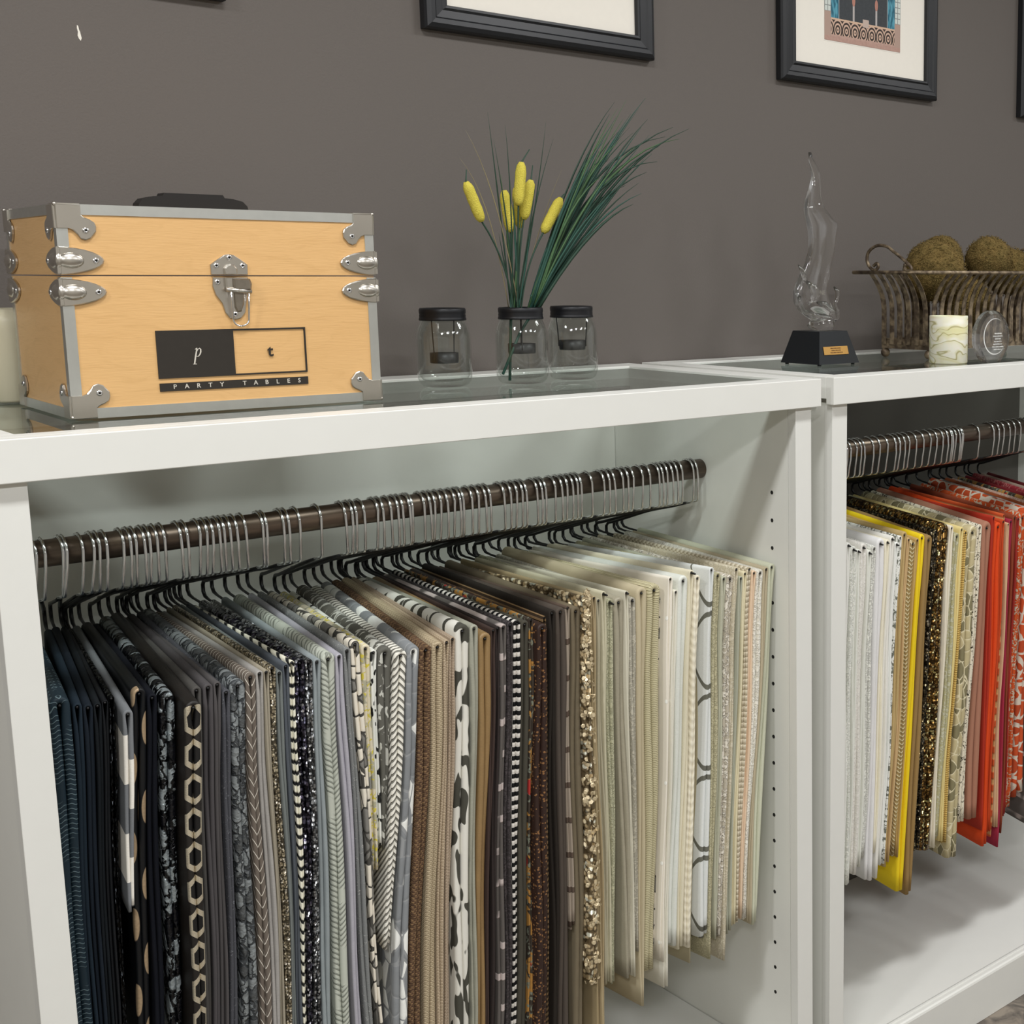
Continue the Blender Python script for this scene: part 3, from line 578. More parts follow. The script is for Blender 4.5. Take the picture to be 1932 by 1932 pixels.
R1 = [
 (113, 1332, 42, 157, 1920, 'wavy', 'dark teal cloth with thin wavy pale lines at the far left', {'y': -0.505, 's': 'dark teal wavy-lined cloth'}),
 (146, 1335, 20, 178, 1920, 'p|#1b2731', 'plain midnight navy cloth just right of the teal wavy one'),
 (166, 1337, 20, 194, 1920, 'p|#141c25', 'plain blue-black cloth, third from the far left'),
 (184, 1333, 16, 208, 1920, 'p|#101519', 'plain soft black cloth, fourth from the far left'),
 (200, 1326, 16, 226, 1920, 'p|#15171a|0.6', 'plain slightly shiny black cloth, fifth from the far left'),
 (213, 1318, 12, 240, 1920, 'seq|#0c0d0f|#1d1f22|#33363a', 'dull black sequin cloth left of the grey and white one'),
 (237, 1350, 30, 243, 1715, 'blocks', 'short cloth in grey and white blocks among the blacks', {'y': -0.50}),
 (263, 1310, 27, 269, 1920, 'moons', 'black cloth with bronze half-moon shapes'),
 (287, 1318, 20, 299, 1920, 'p|#0b0e17', 'plain deep black cloth between half-moon and crushed silver cloths'),
 (320, 1318, 38, 337, 1920, 'crush', 'crushed silver and black satin cloth'),
 (361, 1337, 40, 371, 1920, 'links', 'black cloth with a column of tall gold links', {'y': -0.51}),
 (371, 1304, 19, 393, 1920, 'p|#4a4845', 'plain dark charcoal cloth right behind the gold links'),
 (393, 1299, 20, 408, 1920, 'p|#4b4849', 'plain charcoal cloth, second of the charcoals'),
 (410, 1293, 15, 424, 1920, 'rust', 'charcoal cloth with a few rust flecks'),
 (427, 1308, 16, 442, 1920, 'sprig|#47484d|#6b6d72', 'slate cloth with small raised sprigs'),
 (449, 1296, 30, 473, 1920, 'flock|#7b8081|#4a4d4e|#33373a', 'ruched grey satin cloth with pebble shapes'),
 (473, 1279, 21, 504, 1920, 'dash', 'brown cloth with white slanted dashes'),
 (490, 1272, 16, 523, 1920, 'satin|#8d8a86|#a9a6a1', 'pale grey satin cloth right of the slanted dashes'),
 (502, 1269, 9, 536, 1920, 'linen|#8d8675|#a39b8a', 'narrow grey-beige linen cloth'),
 (514, 1262, 13, 554, 1920, 'crackle|#857a63|#c4b79a', 'champagne crackle metallic cloth'),
 (527, 1271, 12, 561, 1920, 'p|#6c716f', 'plain blue-grey cloth beside the champagne crackle'),
 (541, 1258, 16, 569, 1920, 'p|#4c5157', 'plain slate blue cloth left of the zebra trim'),
 (550, 1251, 9, 574, 1920, 'zebra', 'cloth striped like a black and white twisted cord'),
 (565, 1252, 22, 585, 1920, 'seq|#2c2c3a|#5a5566|#e4e4ee', 'dark violet-navy sequin cloth'),
 (583, 1250, 15, 604, 1920, 'silver', 'glittering silver sequin cloth'),
 (598, 1250, 16, 619, 1920, 'linen|#7f888a|#989fa0', 'blue-grey linen cloth right of the silver sequins'),
 (620, 1245, 26, 650, 1920, 'chev', 'pale sage cloth with wood-grain chevrons'),
 (640, 1240, 14, 679, 1920, 'satin|#9a98a2|#b3b1b8', 'lilac-grey satin cloth'),
 (655, 1229, 14, 698, 1920, 'sprig|#787a79|#a7a8a5', 'mid grey cloth with faint white sprigs'),
 (670, 1217, 17, 730, 1920, 'geo', 'cream cloth with grey outlined shapes', {'wb': 36}),
 (690, 1225, 18, 711, 1640, 'yel', 'cream cloth with yellow and grey motifs', {'y': -0.47}),
 (705, 1232, 12, 714, 1600, 'blob', 'white cloth with black seed blots', {'y': -0.468}),
 (728, 1234, 30, 720, 1600, 'leafd', 'dark grey cloth with pale leaf strokes', {'y': -0.468}),
 (756, 1238, 27, 727, 1790, 'braid', 'off-white cloth ribbed like thick braided rope'),
 (780, 1230, 25, 757, 1920, 'leaves', 'grey linen cloth with white leaves'),
 (804, 1228, 23, 784, 1920, 'tweed|#5c4636|#7d6448|#463529', 'brown tweed cloth'),
 (826, 1222, 22, 812, 1920, 'weave|#9d8e74|#b3a488|0.3', 'tan woven cloth right of the brown tweed'),
 (843, 1213, 11, 830, 1920, 'weave|#a3927a|#b5a48c|0.26', 'tan woven cloth, second of three tans'),
 (854, 1207, 10, 843, 1920, 'weave|#9b8a76|#ab9a86|0.24', 'rosy tan woven cloth, third of three tans'),
 (873, 1192, 27, 873, 1920, 'cow', 'white cloth with large charcoal patches'),
 (895, 1187, 16, 898, 1920, 'satin|#8b8b7d|#a5a596', 'pale grey-green satin cloth left of the bronze'),
 (916, 1206, 24, 905, 1920, 'satin|#7d6442|#977b52', 'bronze satin cloth'),
 (931, 1190, 8, 918, 1920, 'p|#3d302b', 'dark brown cloth hidden behind the bronze satin'),
 (939, 1186, 9, 930, 1920, 'p|#2e2725', 'espresso cloth left of the broken white stripes'),
 (950, 1184, 13, 944, 1920, 'wdash', 'grey-brown cloth with broken white stripes'),
 (963, 1180, 13, 959, 1920, 'damask|#332f2f|#464041', 'near-black damask cloth'),
 (976, 1178, 13, 970, 1920, 'check', 'black and white small check cloth'),
 (992, 1179, 19, 985, 1920, 'p|#423f36', 'dark olive-grey cloth right of the small check'),
 (1004, 1170, 10, 1002, 1920, 'floral', 'dark floral cloth with red and gold flowers'),
 (1020, 1188, 26, 1022, 1920, 'gdots', 'dark brown cloth with gold dots', {'y': -0.487}),
 (1028, 1166, 9, 1036, 1920, 'ribs|#3e3125|#7a6244|0.9', 'ribbed bronze cloth behind the gold dots', {'y': -0.468}),
 (1041, 1158, 15, 1048, 1920, 'p|#241f1a', 'black-brown cloth right of the gold dots'),
 (1058, 1156, 18, 1066, 1920, 'p|#4b433c', 'dark taupe cloth right of the black-brown one'),
 (1071, 1148, 8, 1078, 1750, 'bands', 'narrow cream cloth with dark brown bands'),
 (1090, 1154, 24, 1096, 1920, 'p|#6d6350', 'olive taupe cloth left of the gold paillettes'),
 (1104, 1130, 12, 1127, 1840, 'pail', 'cloth covered in champagne paillettes', {'wb': 36, 'y': -0.487, 'pail': 1}),
 (1113, 1128, 8, 1126, 1965, 'p|#9a8a6a', 'narrow sand cloth right behind the paillettes'),
 (1121, 1129, 8, 1141, 1965, 'p|#a29272', 'long beige cloth, second behind the paillettes'),
 (1129, 1134, 9, 1148, 1850, 'p|#a6a089', 'pale khaki cloth left of the sage lace'),
 (1139, 1121, 10, 1152, 1852, 'p|#bcb79e', 'cream cloth with its black hanger end showing', {'out': 0.010}),
 (1151, 1137, 13, 1157, 1855, 'lace|#a3a287|#b3b195', 'sage green lace cloth', {'out': 0.010}),
 (1168, 1138, 20, 1192, 1838, 'satin|#8e8876|#a6a08c', 'taupe satin cloth right of the sage lace'),
 (1182, 1119, 9, 1204, 1838, 'p|#c6c2b0', 'cream cloth beside the taupe satin', {'out': 0.006}),
 (1193, 1134, 14, 1199, 1800, 'damask|#9c988a|#b5b0a0', 'grey and cream damask cloth', {'out': 0.002}),
 (1211, 1120, 22, 1207, 1897, 'p|#b3a88c', 'long sand cloth, the lowest of the pale ones'),
 (1235, 1115, 23, 1226, 1830, 'ribs|#bbb28e|#c4bc9a|0.32', 'finely ribbed straw cloth'),
 (1250, 1130, 8, 1246, 1780, 'geo', 'cloth with grey circles peeping beside the tufted one', {'y': -0.470}),
 (1262, 1094, 17, 1240, 1818, 'pearl', 'ivory cloth with small tufts'),
 (1275, 1118, 9, 1256, 1865, 'p|#d3d0c2', 'long white cloth hanging below the tufted ivory'),
 (1290, 1097, 19, 1268, 1782, 'satin|#cdd0c7|#dcded6', 'smooth pale grey-white satin cloth'),
 (1305, 1081, 10, 1283, 1788, 'p|#d3ccb4', 'cream cloth with protruding black hanger tip', {'out': 0.010}),
 (1316, 1092, 11, 1297, 1786, 'tuck|#d6cfba|#e2dcc9', 'cream pintuck cloth'),
 (1326, 1094, 7, 1303, 1820, 'p|#aba287', 'narrow khaki cloth left of the grey arcs', {'y': -0.474}),
 (1338, 1077, 23, 1330, 1765, 'arcs', 'white cloth with grey curved bands'),
 (1354, 1087, 13, 1336, 1812, 'lace|#aea889|#bab495', 'olive-beige slub cloth right of the curved bands'),
 (1366, 1093, 10, 1352, 1770, 'satin|#a8a893|#bcbca8', 'pale sage satin cloth'),
 (1378, 1093, 13, 1356, 1768, 'torn', 'taupe cloth with torn white ribbon trim'),
 (1390, 1075, 9, 1365, 1808, 'damask|#bdb49c|#cdc5b0', 'long taupe floral damask cloth'),
 (1398, 1092, 8, 1374, 1760, 'p|#a3a594', 'sage grey cloth right of the torn ribbon'),
 (1406, 1083, 8, 1383, 1746, 'p|#d2c9a9', 'warm cream cloth left of the basket weave'),
 (1414, 1075, 8, 1390, 1742, 'weave|#a99e87|#d3cab5|0.5', 'beige basket-weave cloth'),
 (1423, 1082, 9, 1398, 1735, 'p|#d8bfa3', 'peach cloth near the right end'),
 (1435, 1082, 13, 1406, 1738, 'lace|#d8d4c6|#e6e3d8', 'white lace cloth near the right end'),
 (1446, 1075, 9, 1412, 1742, 'p|#b2a78d', 'tan cloth, second from the right end'),
 (1457, 1071, 13, 1420, 1740, 'p|#c0c2ac', 'pale mint cloth at the right end by the side panel'),
]
def yf1(px): return -0.475 - 0.033 * max(0.0, min(1.0, (px - 1150) / 300))
fabric_row(R1, [hook_x(p) for p in HK1], 'left cabinet fabric samples', 'hangers on the left rod', yf1, (-0.13, 1.042))
R2 = [
 (1601, 1030, 9, 1588, 1690, 'p|#e2e2dc', 'plain white cloth next to the cabinet post', {'out': 0.006}),
 (1611, 1038, 11, 1595, 1672, 'lace|#e0e2da|#ececE4', 'white embroidered cloth, second from the post', {'out': 0.008}),
 (1620, 1041, 7, 1602, 1672, 'p|#dfe0d8', 'narrow white cloth, third from the post', {'out': 0.006}),
 (1630, 1034, 13, 1611, 1650, 'damask|#dcd9d1|#e4e1da', 'white damask cloth among the whites', {'out': 0.004}),
 (1641, 1044, 9, 1620, 1633, 'p|#d8d9d0', 'white cloth with a black hanger tip, left of the pale lace', {'out': 0.006, 's': 'white cloth left of the pale lace'}),
 (1650, 1036, 9, 1628, 1621, 'lace|#c9c9c2|#e5e5dd', 'pale lace cloth among the whites'),
 (1662, 1027, 16, 1642, 1660, 'p|#dad9d8', 'wide smooth white cloth with a straight front', {'out': 0.006}),
 (1675, 1024, 9, 1648, 1612, 'p|#e3ddc8', 'ivory cloth right of the wide white one', {'out': 0.004}),
 (1684, 1018, 10, 1655, 1655, 'p|#dedcd4', 'white cloth right of the ivory one', {'out': 0.004}),
 (1692, 1028, 7, 1662, 1632, 'p|#e2e3de', 'white cloth left of the leaf print', {'out': 0.006}),
 (1699, 1015, 6, 1667, 1632, 'leafw', 'white cloth with grey leaf print'),
 (1707, 1010, 10, 1670, 1640, 'p|#b49c6c', 'camel cloth right of the leaf print'),
 (1715, 1019, 6, 1678, 1625, 'p|#c2a578', 'narrow golden tan cloth'),
 (1723, 1027, 10, 1688, 1613, 'rdash|#9a8252|#d2c49b', 'tan cloth with rope-like light dashes'),
 (1731, 1020, 7, 1695, 1612, 'p|#b7995f', 'honey cloth left of the bright yellow'),
 (1740, 1016, 11, 1692, 1680, 'p|#e2c521|0.7', 'bright yellow cloth', {'wb': 22}),
 (1753, 1020, 14, 1714, 1683, 'p|#8f7448', 'toffee cloth right of the bright yellow'),
 (1766, 1006, 10, 1730, 1600, 'seq|#3b352a|#5d5443|#b7a67e', 'dark bronze sequin cloth'),
 (1781, 1003, 22, 1744, 1605, 'seq|#6e4f20|#a58148|#ffe3a6', 'glittering gold sequin cloth'),
 (1796, 997, 7, 1760, 1597, 'p|#d8d0bc', 'cream cloth right of the gold sequins'),
 (1806, 1013, 10, 1769, 1578, 'damask|#a8a37d|#b9b7a0', 'pale sage leaf damask cloth right of the gold sequins'),
 (1815, 1000, 8, 1776, 1585, 'p|#d6c486', 'pale yellow cloth'),
 (1822, 1006, 7, 1781, 1588, 'ribs|#b3924b|#cfb066|0.5', 'mustard ribbed cloth'),
 (1836, 1006, 19, 1797, 1620, 'ogeo', 'olive cloth with curved light lines'),
 (1849, 996, 9, 1814, 1555, 'script', 'cream cloth with dark scribbled print'),
 (1863, 997, 17, 1834, 1548, 'p|#9d6f5a', 'dusty rose cloth'),
 (1875, 978, 6, 1852, 1565, 'p|#a3301f', 'brick red cloth right of the dusty rose'),
 (1884, 995, 13, 1858, 1597, 'p|#cc4417|0.7', 'vivid orange cloth'),
 (1893, 985, 6, 1865, 1570, 'p|#b4441f', 'burnt orange cloth right of the vivid orange'),
 (1897, 972, 5, 1872, 1575, 'ribs|#c99a66|#c2562c|3.0', 'peach cloth banded in burnt orange', {'y': -0.468}),
 (1901, 990, 5, 1876, 1560, 'p|#c9a884', 'narrow pale peach cloth'),
 (1907, 985, 9, 1881, 1597, 'p|#93273c', 'raspberry cloth'),
 (1915, 978, 9, 1888, 1570, 'p|#7d3a24', 'rust brown cloth'),
 (1921, 980, 6, 1893, 1540, 'p|#8f2a22', 'narrow dark red cloth'),
 (1930, 978, 13, 1897, 1527, 'odam', 'orange and stone damask cloth'),
 (1946, 975, 17, 1921, 1500, 'ostrap', 'orange cloth with crossing stone straps'),
 (1959, 971, 9, 1938, 1550, 'wdash', 'maroon cloth with white dashes, at the right picture edge'),
 (1969, 969, 9, 1950, 1540, 'p|#8a4524', 'russet cloth at the right picture edge'),
 (1979, 966, 9, 1962, 1530, 'damask|#b58f80|#cdb5a6', 'dusty pink damask cloth at the right picture edge'),
 (1990, 963, 10, 1974, 1530, 'floral', 'rose floral cloth at the right picture edge'),
 (2001, 960, 9, 1986, 1530, 'p|#6d1a20', 'maroon cloth at the right picture edge'),
 (2012, 957, 10, 1998, 1530, 'damask|#8c2a33|#b06a66', 'crimson damask cloth at the right picture edge'),
 (2024, 954, 10, 2010, 1530, 'p|#9c8578', 'grey rose cloth at the right picture edge'),
 (2036, 951, 10, 2022, 1530, 'p|#561318', 'oxblood cloth at the right picture edge'),
]
fabric_row(R2, None, 'right cabinet fabric samples', 'hangers on the right rod', lambda px: -0.475, (1.18, 2.38))

# ------------------------------------------------------------------ framed pictures on the wall
def frame(x0, x1, z0, z1, bw, label, art=None):
    t = empty('picture_frame', ((x0 + x1) / 2, 0, z0)); L = t.location
    prof = [(0.0, -0.001), (0.0, -0.016), (0.003, -0.021), (0.010, -0.0245), (0.018, -0.0235), (0.021, -0.0205), (bw - 0.010, -0.0185), (bw - 0.006, -0.0215), (bw - 0.002, -0.0205), (bw, -0.0145), (bw, -0.001)]
    def side(n):
        b = MB(); w, h = x1 - x0, z1 - z0; n_ = len(prof); vs = []
        for end in (0, 1):
            for (a, y) in prof:
                if n == 'b': p = ((x0 + a) if end == 0 else (x1 - a), y, z0 + a)
                if n == 't': p = ((x0 + a) if end == 0 else (x1 - a), y, z1 - a)
                if n == 'l': p = (x0 + a, y, (z0 + a) if end == 0 else (z1 - a))
                if n == 'r': p = (x1 - a, y, (z0 + a) if end == 0 else (z1 - a))
                vs.append(p)
        b.add(vs, [(i, (i + 1) % n_, n_ + (i + 1) % n_, n_ + i) for i in range(n_)] + [tuple(range(n_)), tuple(range(n_, 2 * n_))[::-1]])
        return b
    for n in 'btlr': side(n).build('frame_rail', BLACKF, t, L)
    MB().box(x0 + bw - 0.002, x1 - bw + 0.002, -0.0125, -0.002, z0 + bw - 0.002, z1 - bw + 0.002).build('mat_board', MATB, t, L)
    if art: art(t, L)
    tag(t, label, 'picture frame'); return t
frame(-0.164, 0.333, 2.0360, 2.66, 0.044, 'black picture frame whose lower right corner shows at the top left')
frame(0.6690, 1.1664, 2.0390, 2.66, 0.0440, 'black picture frame with plain ivory mat, above the jars')
def photo_mat():
    """the printed photograph: dark drapes, teal curtains, paned windows, lattice-front table"""
    m = M('printed_photo', 0.5, 0, 0.3); x, y, z = m.coords()                      # origin at the print's lower left corner; metres
    a = x / 0.2525; b_ = z / 0.2525; k = m.noise(m.vec(x, z, 0.0), 160, 3); k2 = m.noise(m.vec(x * 1.0, z * 0.2, 0.0), 180, 2)
    dark = m.mix(k, hx('#33363b'), hx('#454a4c')); teal = m.mix(k2.step(0.4, 0.6), hx('#1f5f74'), hx('#5aa0b4'))
    pane = (((a * 26).fract() - 0.5).abs().gt(0.40)).max(((b_ * 20).fract() - 0.5).abs().gt(0.42)); win = m.mix(pane, hx('#d5dcd6'), hx('#8d9290'))
    c = dark
    side = ((a - 0.5).abs()); c = m.mix(side.gt(0.315), c, hx('#8f9496')); c = m.mix(side.gt(0.325), c, teal); c = m.mix(side.gt(0.42), c, win)
    c = m.mix(side.gt(0.42) * b_.gt(0.56), c, hx('#c58a70')); c = m.mix((side.gt(0.42) * b_.lt(0.25)), c, hx('#b59a8c'))
    for (sx, sy) in ((0.27, 0.49), (0.78, 0.49)): c = m.mix((a - sx).abs().lt(0.02) * (b_ - sy).abs().lt(0.022), c, hx('#e8e2da'))
    for sx in (0.37, 0.67):
        c = m.mix((a - sx).abs().lt(0.012) * b_.gt(0.17) * b_.lt(0.36), c, hx('#b9b3b0'))
        d = (((a - sx) / 0.02) * ((a - sx) / 0.02) + ((b_ - 0.38) / 0.05) * ((b_ - 0.38) / 0.05)); c = m.mix(d.lt(1.0), c, hx('#b98272'))
    low = b_.lt(0.20); p = ((a * 9.0).fract() - 0.5) * 2.0; q = (b_ - 0.10) / 0.075; rr = (p * p + q * q).sqrt(); ring = (((rr * 2.2).fract() - 0.5).abs().lt(0.24))
    tab = m.mix(ring, hx('#3a2f2a'), hx('#d2b19c')); tab = m.mix(b_.gt(0.185), tab, hx('#d8b79c')); tab = m.mix(b_.lt(0.055), tab, m.mix(k, hx('#a8857a'), hx('#cfae9e')))
    c = m.mix(low * side.lt(0.42), c, tab); c = m.mix(b_.lt(0.04), c, m.mix(k, hx('#a8857a'), hx('#c9a596')))
    c = m.mix((a - 0.53).abs().lt(0.04) * (b_ - 0.20).abs().lt(0.035), c, hx('#c7b3a6'))
    return m.set(c)
def art2(t, L):
    o = MB().box(0, 0.2525, -0.0006, 0.0006, 0, 0.33).build('photo_print', photo_mat(), t); o.location = Vector((1.648, -0.0135, 2.140)) - Vector(L)
    MB().box(1.6455, 1.903, -0.0131, -0.0124, 2.1375, 2.473).build('mat_bevel', simple('mat_bevel_white', '#f7f3ea', 0.8, 0, 0.2), t, L)
frame(1.5115, 2.0317, 2.0390, 2.68, 0.0440, 'black picture frame holding a photo of a lattice-front buffet between teal drapes', art2)
frame(2.3740, 2.87, 2.0300, 2.66, 0.0440, 'black picture frame just cut by the right picture edge')

# ------------------------------------------------------------------ wooden trunk with metal corners
BW, BD, BH, ZS = 0.3966, 0.2610, 0.2637, 0.1772
trunk = empty('trunk', (-0.0350, -0.4003, HT), -0.0334)
tag(trunk, 'birch wood trunk with metal corners, latch and black printed logo', 'trunk')
MB().box(0.0012, BW - 0.0012, 0.0012, BD - 0.0012, 0.0015, ZS - 0.0008, 0.0006).build('body', WOOD, trunk)
MB().box(0.0012, BW - 0.0012, 0.0012, BD - 0.0012, ZS + 0.0008, BH - 0.0008, 0.0006).build('lid', WOOD, trunk)
EW = 0.0125
def edge(a0, a1, fn):
    """angle strip: fn(along, p, q) with p,q the two leg directions"""
    b = MB(); t = 0.0013
    for (p0, p1, q0, q1) in ((-t * 0.2, EW, -t * 0.2, t), (-t * 0.2, t, t, EW)):
        vs = [fn(a, p, q) for a in (a0, a1) for p in (p0, p1) for q in (q0, q1)]
        b.add(vs, [(0, 1, 3, 2), (4, 6, 7, 5), (0, 4, 5, 1), (2, 3, 7, 6), (0, 2, 6, 4), (1, 5, 7, 3)])
    b.build('metal_edge', ALU, trunk)
sx = {0: lambda p: p, 1: lambda p: BW - p}; sy = {0: lambda p: p, 1: lambda p: BD - p}; szf = {0: lambda p: p, 1: lambda p: BH - p}
for j in (0, 1):
    for k in (0, 1):
        edge(0.02, BW - 0.02, lambda a, p, q, j=j, k=k: (a, sy[j](p), szf[k](q)))
        edge(0.02, BD - 0.02, lambda a, p, q, j=j, k=k: (sx[j](p), a, szf[k](q)))
        edge(0.02, ZS - 0.002, lambda a, p, q, j=j, k=k: (sx[j](p), sy[k](q), a))
        edge(ZS + 0.002, BH - 0.02, lambda a, p, q, j=j, k=k: (sx[j](p), sy[k](q), a))
def rivet(parent, c, ax):
    Z = Vector(ax).normalized(); Xa = Z.orthogonal().normalized(); Ya = Z.cross(Xa)
    b = MB().lathe([(0.0038, 0.0), (0.0036, 0.0009), (0.0024, 0.0016), (0.0014, 0.0013)], c, 14, ax=(Xa, Ya, Z)); b.lathe([(0.0014, 0.0013), (0.0011, 0.0004), (0.0001, 0.0003)], c, 14, mi=1, ax=(Xa, Ya, Z))
    o = b.build('rivet', [CHROME, HOLESHADE], parent); return o
CAPP = [(0, 0), (0.0275, 0), (0.0275, 0.0125), (0.031, 0.0155), (0.037, 0.018), (0.042, 0.0215), (0.0437, 0.0265), (0.0432, 0.0325), (0.040, 0.0365), (0.0365, 0.041), (0.031, 0.0432), (0.0255, 0.0415), (0.022, 0.036), (0.0175, 0.031), (0.0125, 0.029), (0, 0.029)]
for i in (0, 1):
    for j in (0, 1):
        for k in (0, 1):
            b = MB(); fx_, fy_, fz_ = sx[i], sy[j], szf[k]; T = 0.0026
            b.prism(CAPP, lambda p, q, d: (fx_(p), fy_(-d), fz_(q)), -0.0005, T, bev=0.0012)
            b.prism(CAPP, lambda p, q, d: (fx_(-d), fy_(p), fz_(q)), -0.0005, T, bev=0.0012)
            b.prism([(p, q) for p, q in CAPP[:3]] + [(0.0275, 0.0275), (0.0, 0.0275)], lambda p, q, d: (fx_(p), fy_(q), fz_(-min(d, 0.0012 if k else 0.0))), -0.0005, 0.0012)
            b.ball((fx_(-0.0), fy_(-0.0), fz_(0.002 if k == 0 else 0.0)), 0.0026, 8, 6)
            cap = b.build('corner_cap', STEEL, trunk)
            rivet(cap, (fx_(0.0315), fy_(-T), fz_(0.0315)), (0, -1 if j == 0 else 1, 0)); rivet(cap, (fx_(-T), fy_(0.0315), fz_(0.0315)), (-1 if i == 0 else 1, 0, 0))
HALF = [(0.0, -0.0170)] + [(0.0495 * math.sin(a) ** 1.15 if a < PI / 2 else 0.0495 * math.sin(a) ** 1.15, -0.0170 * math.cos(a)) for a in [PI * q / 14 for q in range(1, 14)]] + [(0.0, 0.0170)]
for zc in (0.1955, 0.1568):
    for i in (0, 1):
        for j in (0, 1):
            b = MB(); fx_, fy_ = sx[i], sy[j]; T = 0.003
            b.prism(HALF, lambda p, q, d: (fx_(p), fy_(-d), zc + q), -0.0005, T, bev=0.0016)
            b.prism(HALF, lambda p, q, d: (fx_(-d), fy_(p), zc + q), -0.0005, T, bev=0.0016)
            b.box(min(fx_(-T), fx_(0.001)), max(fx_(-T), fx_(0.001)), min(fy_(-T), fy_(0.001)), max(fy_(-T), fy_(0.001)), zc - 0.0155, zc + 0.0155)
            b.ball((fx_(0.0125), fy_(-0.0015), zc), 0.0100, 20, 12, (1.50, 0.60, 1.0)); b.ball((fx_(-0.0015), fy_(0.0125), zc), 0.0100, 20, 12, (0.60, 1.50, 1.0)); b.ball((fx_(-0.0005), fy_(-0.0005), zc), 0.0098, 16, 12, (0.5, 0.5, 1.0))
            cl = b.build('edge_clamp', STEEL, trunk)
            rivet(cl, (fx_(0.0400), fy_(-T), zc), (0, -1 if j == 0 else 1, 0)); rivet(cl, (fx_(-T), fy_(0.0400), zc), (-1 if i == 0 else 1, 0, 0))
FR = lambda p, q, d: (p, -d, q)
up = MB().prism([(0.1748, 0.1785), (0.2212, 0.1785), (0.2216, 0.192), (0.2135, 0.1985), (0.2045, 0.2045), (0.1985, 0.2056), (0.1925, 0.2045), (0.1835, 0.1985), (0.1745, 0.192)], FR, -0.001, 0.002, bev=0.001)
up.prism([(0.1905, 0.1785), (0.2065, 0.1785), (0.2065, 0.187), (0.2030, 0.1915), (0.1985, 0.193), (0.1940, 0.1915), (0.1905, 0.187)], FR, 0.0, 0.0065, bev=0.002)
upper = up.build('latch_strike', STEEL, trunk)
for p in ((0.1983, 0.2010), (0.1815, 0.1903), (0.2148, 0.1903)): rivet(upper, (p[0], -0.002, p[1]), (0, -1, 0))
lo = MB().prism([(0.1765, 0.1752), (0.2205, 0.1752), (0.2225, 0.1640), (0.2190, 0.1520), (0.2165, 0.1400), (0.2150, 0.1290), (0.2090, 0.1215), (0.2020, 0.1195), (0.1950, 0.1215), (0.1895, 0.1290), (0.1865, 0.1410), (0.1790, 0.1520), (0.1755, 0.1640)], FR, -0.001, 0.002, bev=0.001)
lo.prism([(0.1905, 0.1752), (0.2195, 0.1752), (0.2205, 0.1620), (0.2170, 0.1590), (0.1925, 0.1590), (0.1905, 0.1620)], FR, 0.0, 0.0075, bev=0.002)
lo.tube([(0.1900, -0.0085, 0.1595), (0.2215, -0.0085, 0.1565)], 0.0032, 10)
lower = lo.build('latch_plate', STEEL, trunk)
lv = MB().prism([(0.1990, 0.1735), (0.2205, 0.1735), (0.2225, 0.1665), (0.2215, 0.1590), (0.2085, 0.1575), (0.1990, 0.1600)], FR, 0.005, 0.0115, bev=0.0025)
lv.prism([(0.2010, 0.1590), (0.2140, 0.1590), (0.2130, 0.1400), (0.2090, 0.1300), (0.2040, 0.1290), (0.2010, 0.1360)], FR, 0.0015, 0.0045, bev=0.002)
lv.build('latch_lever', simple('nickel_worn', '#9c9488', 0.34, 1.0, 0.5, 120, 0.25), lower)
for p in ((0.1815, 0.1690), (0.2012, 0.1265)): rivet(lower, (p[0], -0.002, p[1]), (0, -1, 0))
loop = [(0.1955, -0.0095, 0.1590), (0.1958, -0.0085, 0.1450), (0.1972, -0.006, 0.1220)] + [(0.2072 + 0.0100 * math.cos(a), -0.0055, 0.1195 + 0.0085 * math.sin(a)) for a in [PI + PI * q / 8 for q in range(9)]] + [(0.2178, -0.007, 0.135), (0.2182, -0.0095, 0.1580)]
MB().tube(loop, 0.00115, 8).build('wire_bail', CHROME, trunk)
hd = MB(); hp = [(0.126, 0), (0.128, 0.010), (0.134, 0.0165), (0.146, 0.0195), (0.158, 0.0205), (0.160, 0.0245), (0.236, 0.0245), (0.238, 0.0205), (0.250, 0.0195), (0.262, 0.0165), (0.268, 0.010), (0.270, 0)]
hd.prism(hp, lambda p, q, d: (p, d, BH + q), BD / 2 - 0.014, BD / 2 + 0.014); hd.build('handle', BLKVINYL, trunk)
MB().box(0.1020, 0.1975, -0.0004, 0.001, 0.0455, 0.1072).build('logo_square', PRINTB, trunk)
lf = MB()
lf.box(0.1975, 0.2930, -0.0004, 0.001, 0.1050, 0.1072); lf.box(0.1975, 0.2930, -0.0004, 0.001, 0.0455, 0.0475); lf.box(0.2908, 0.2930, -0.0004, 0.001, 0.0475, 0.1050)
lf.build('logo_outline', PRINTB, trunk)
MB().box(0.1025, 0.2930, -0.0004, 0.001, 0.0288, 0.0392).build('name_strip', PRINTB, trunk)
def face_text(name, s, size, x, z, m, **k): return text_part(name, s, size, m, trunk, Matrix.Translation((x, -0.0006, z)) @ Matrix.Rotation(PI / 2, 4, 'X'), **k)
face_text('letter_t', 't', 0.0215, 0.2442, 0.0760, PRINTB, offset=0.0004)
for i, ch in enumerate('PARTY TABLES'):
    if ch != ' ': face_text('letter_' + ch.lower(), ch, 0.0082, 0.1205 + i * 0.01455, 0.0341, PRINTW, offset=0.0001)
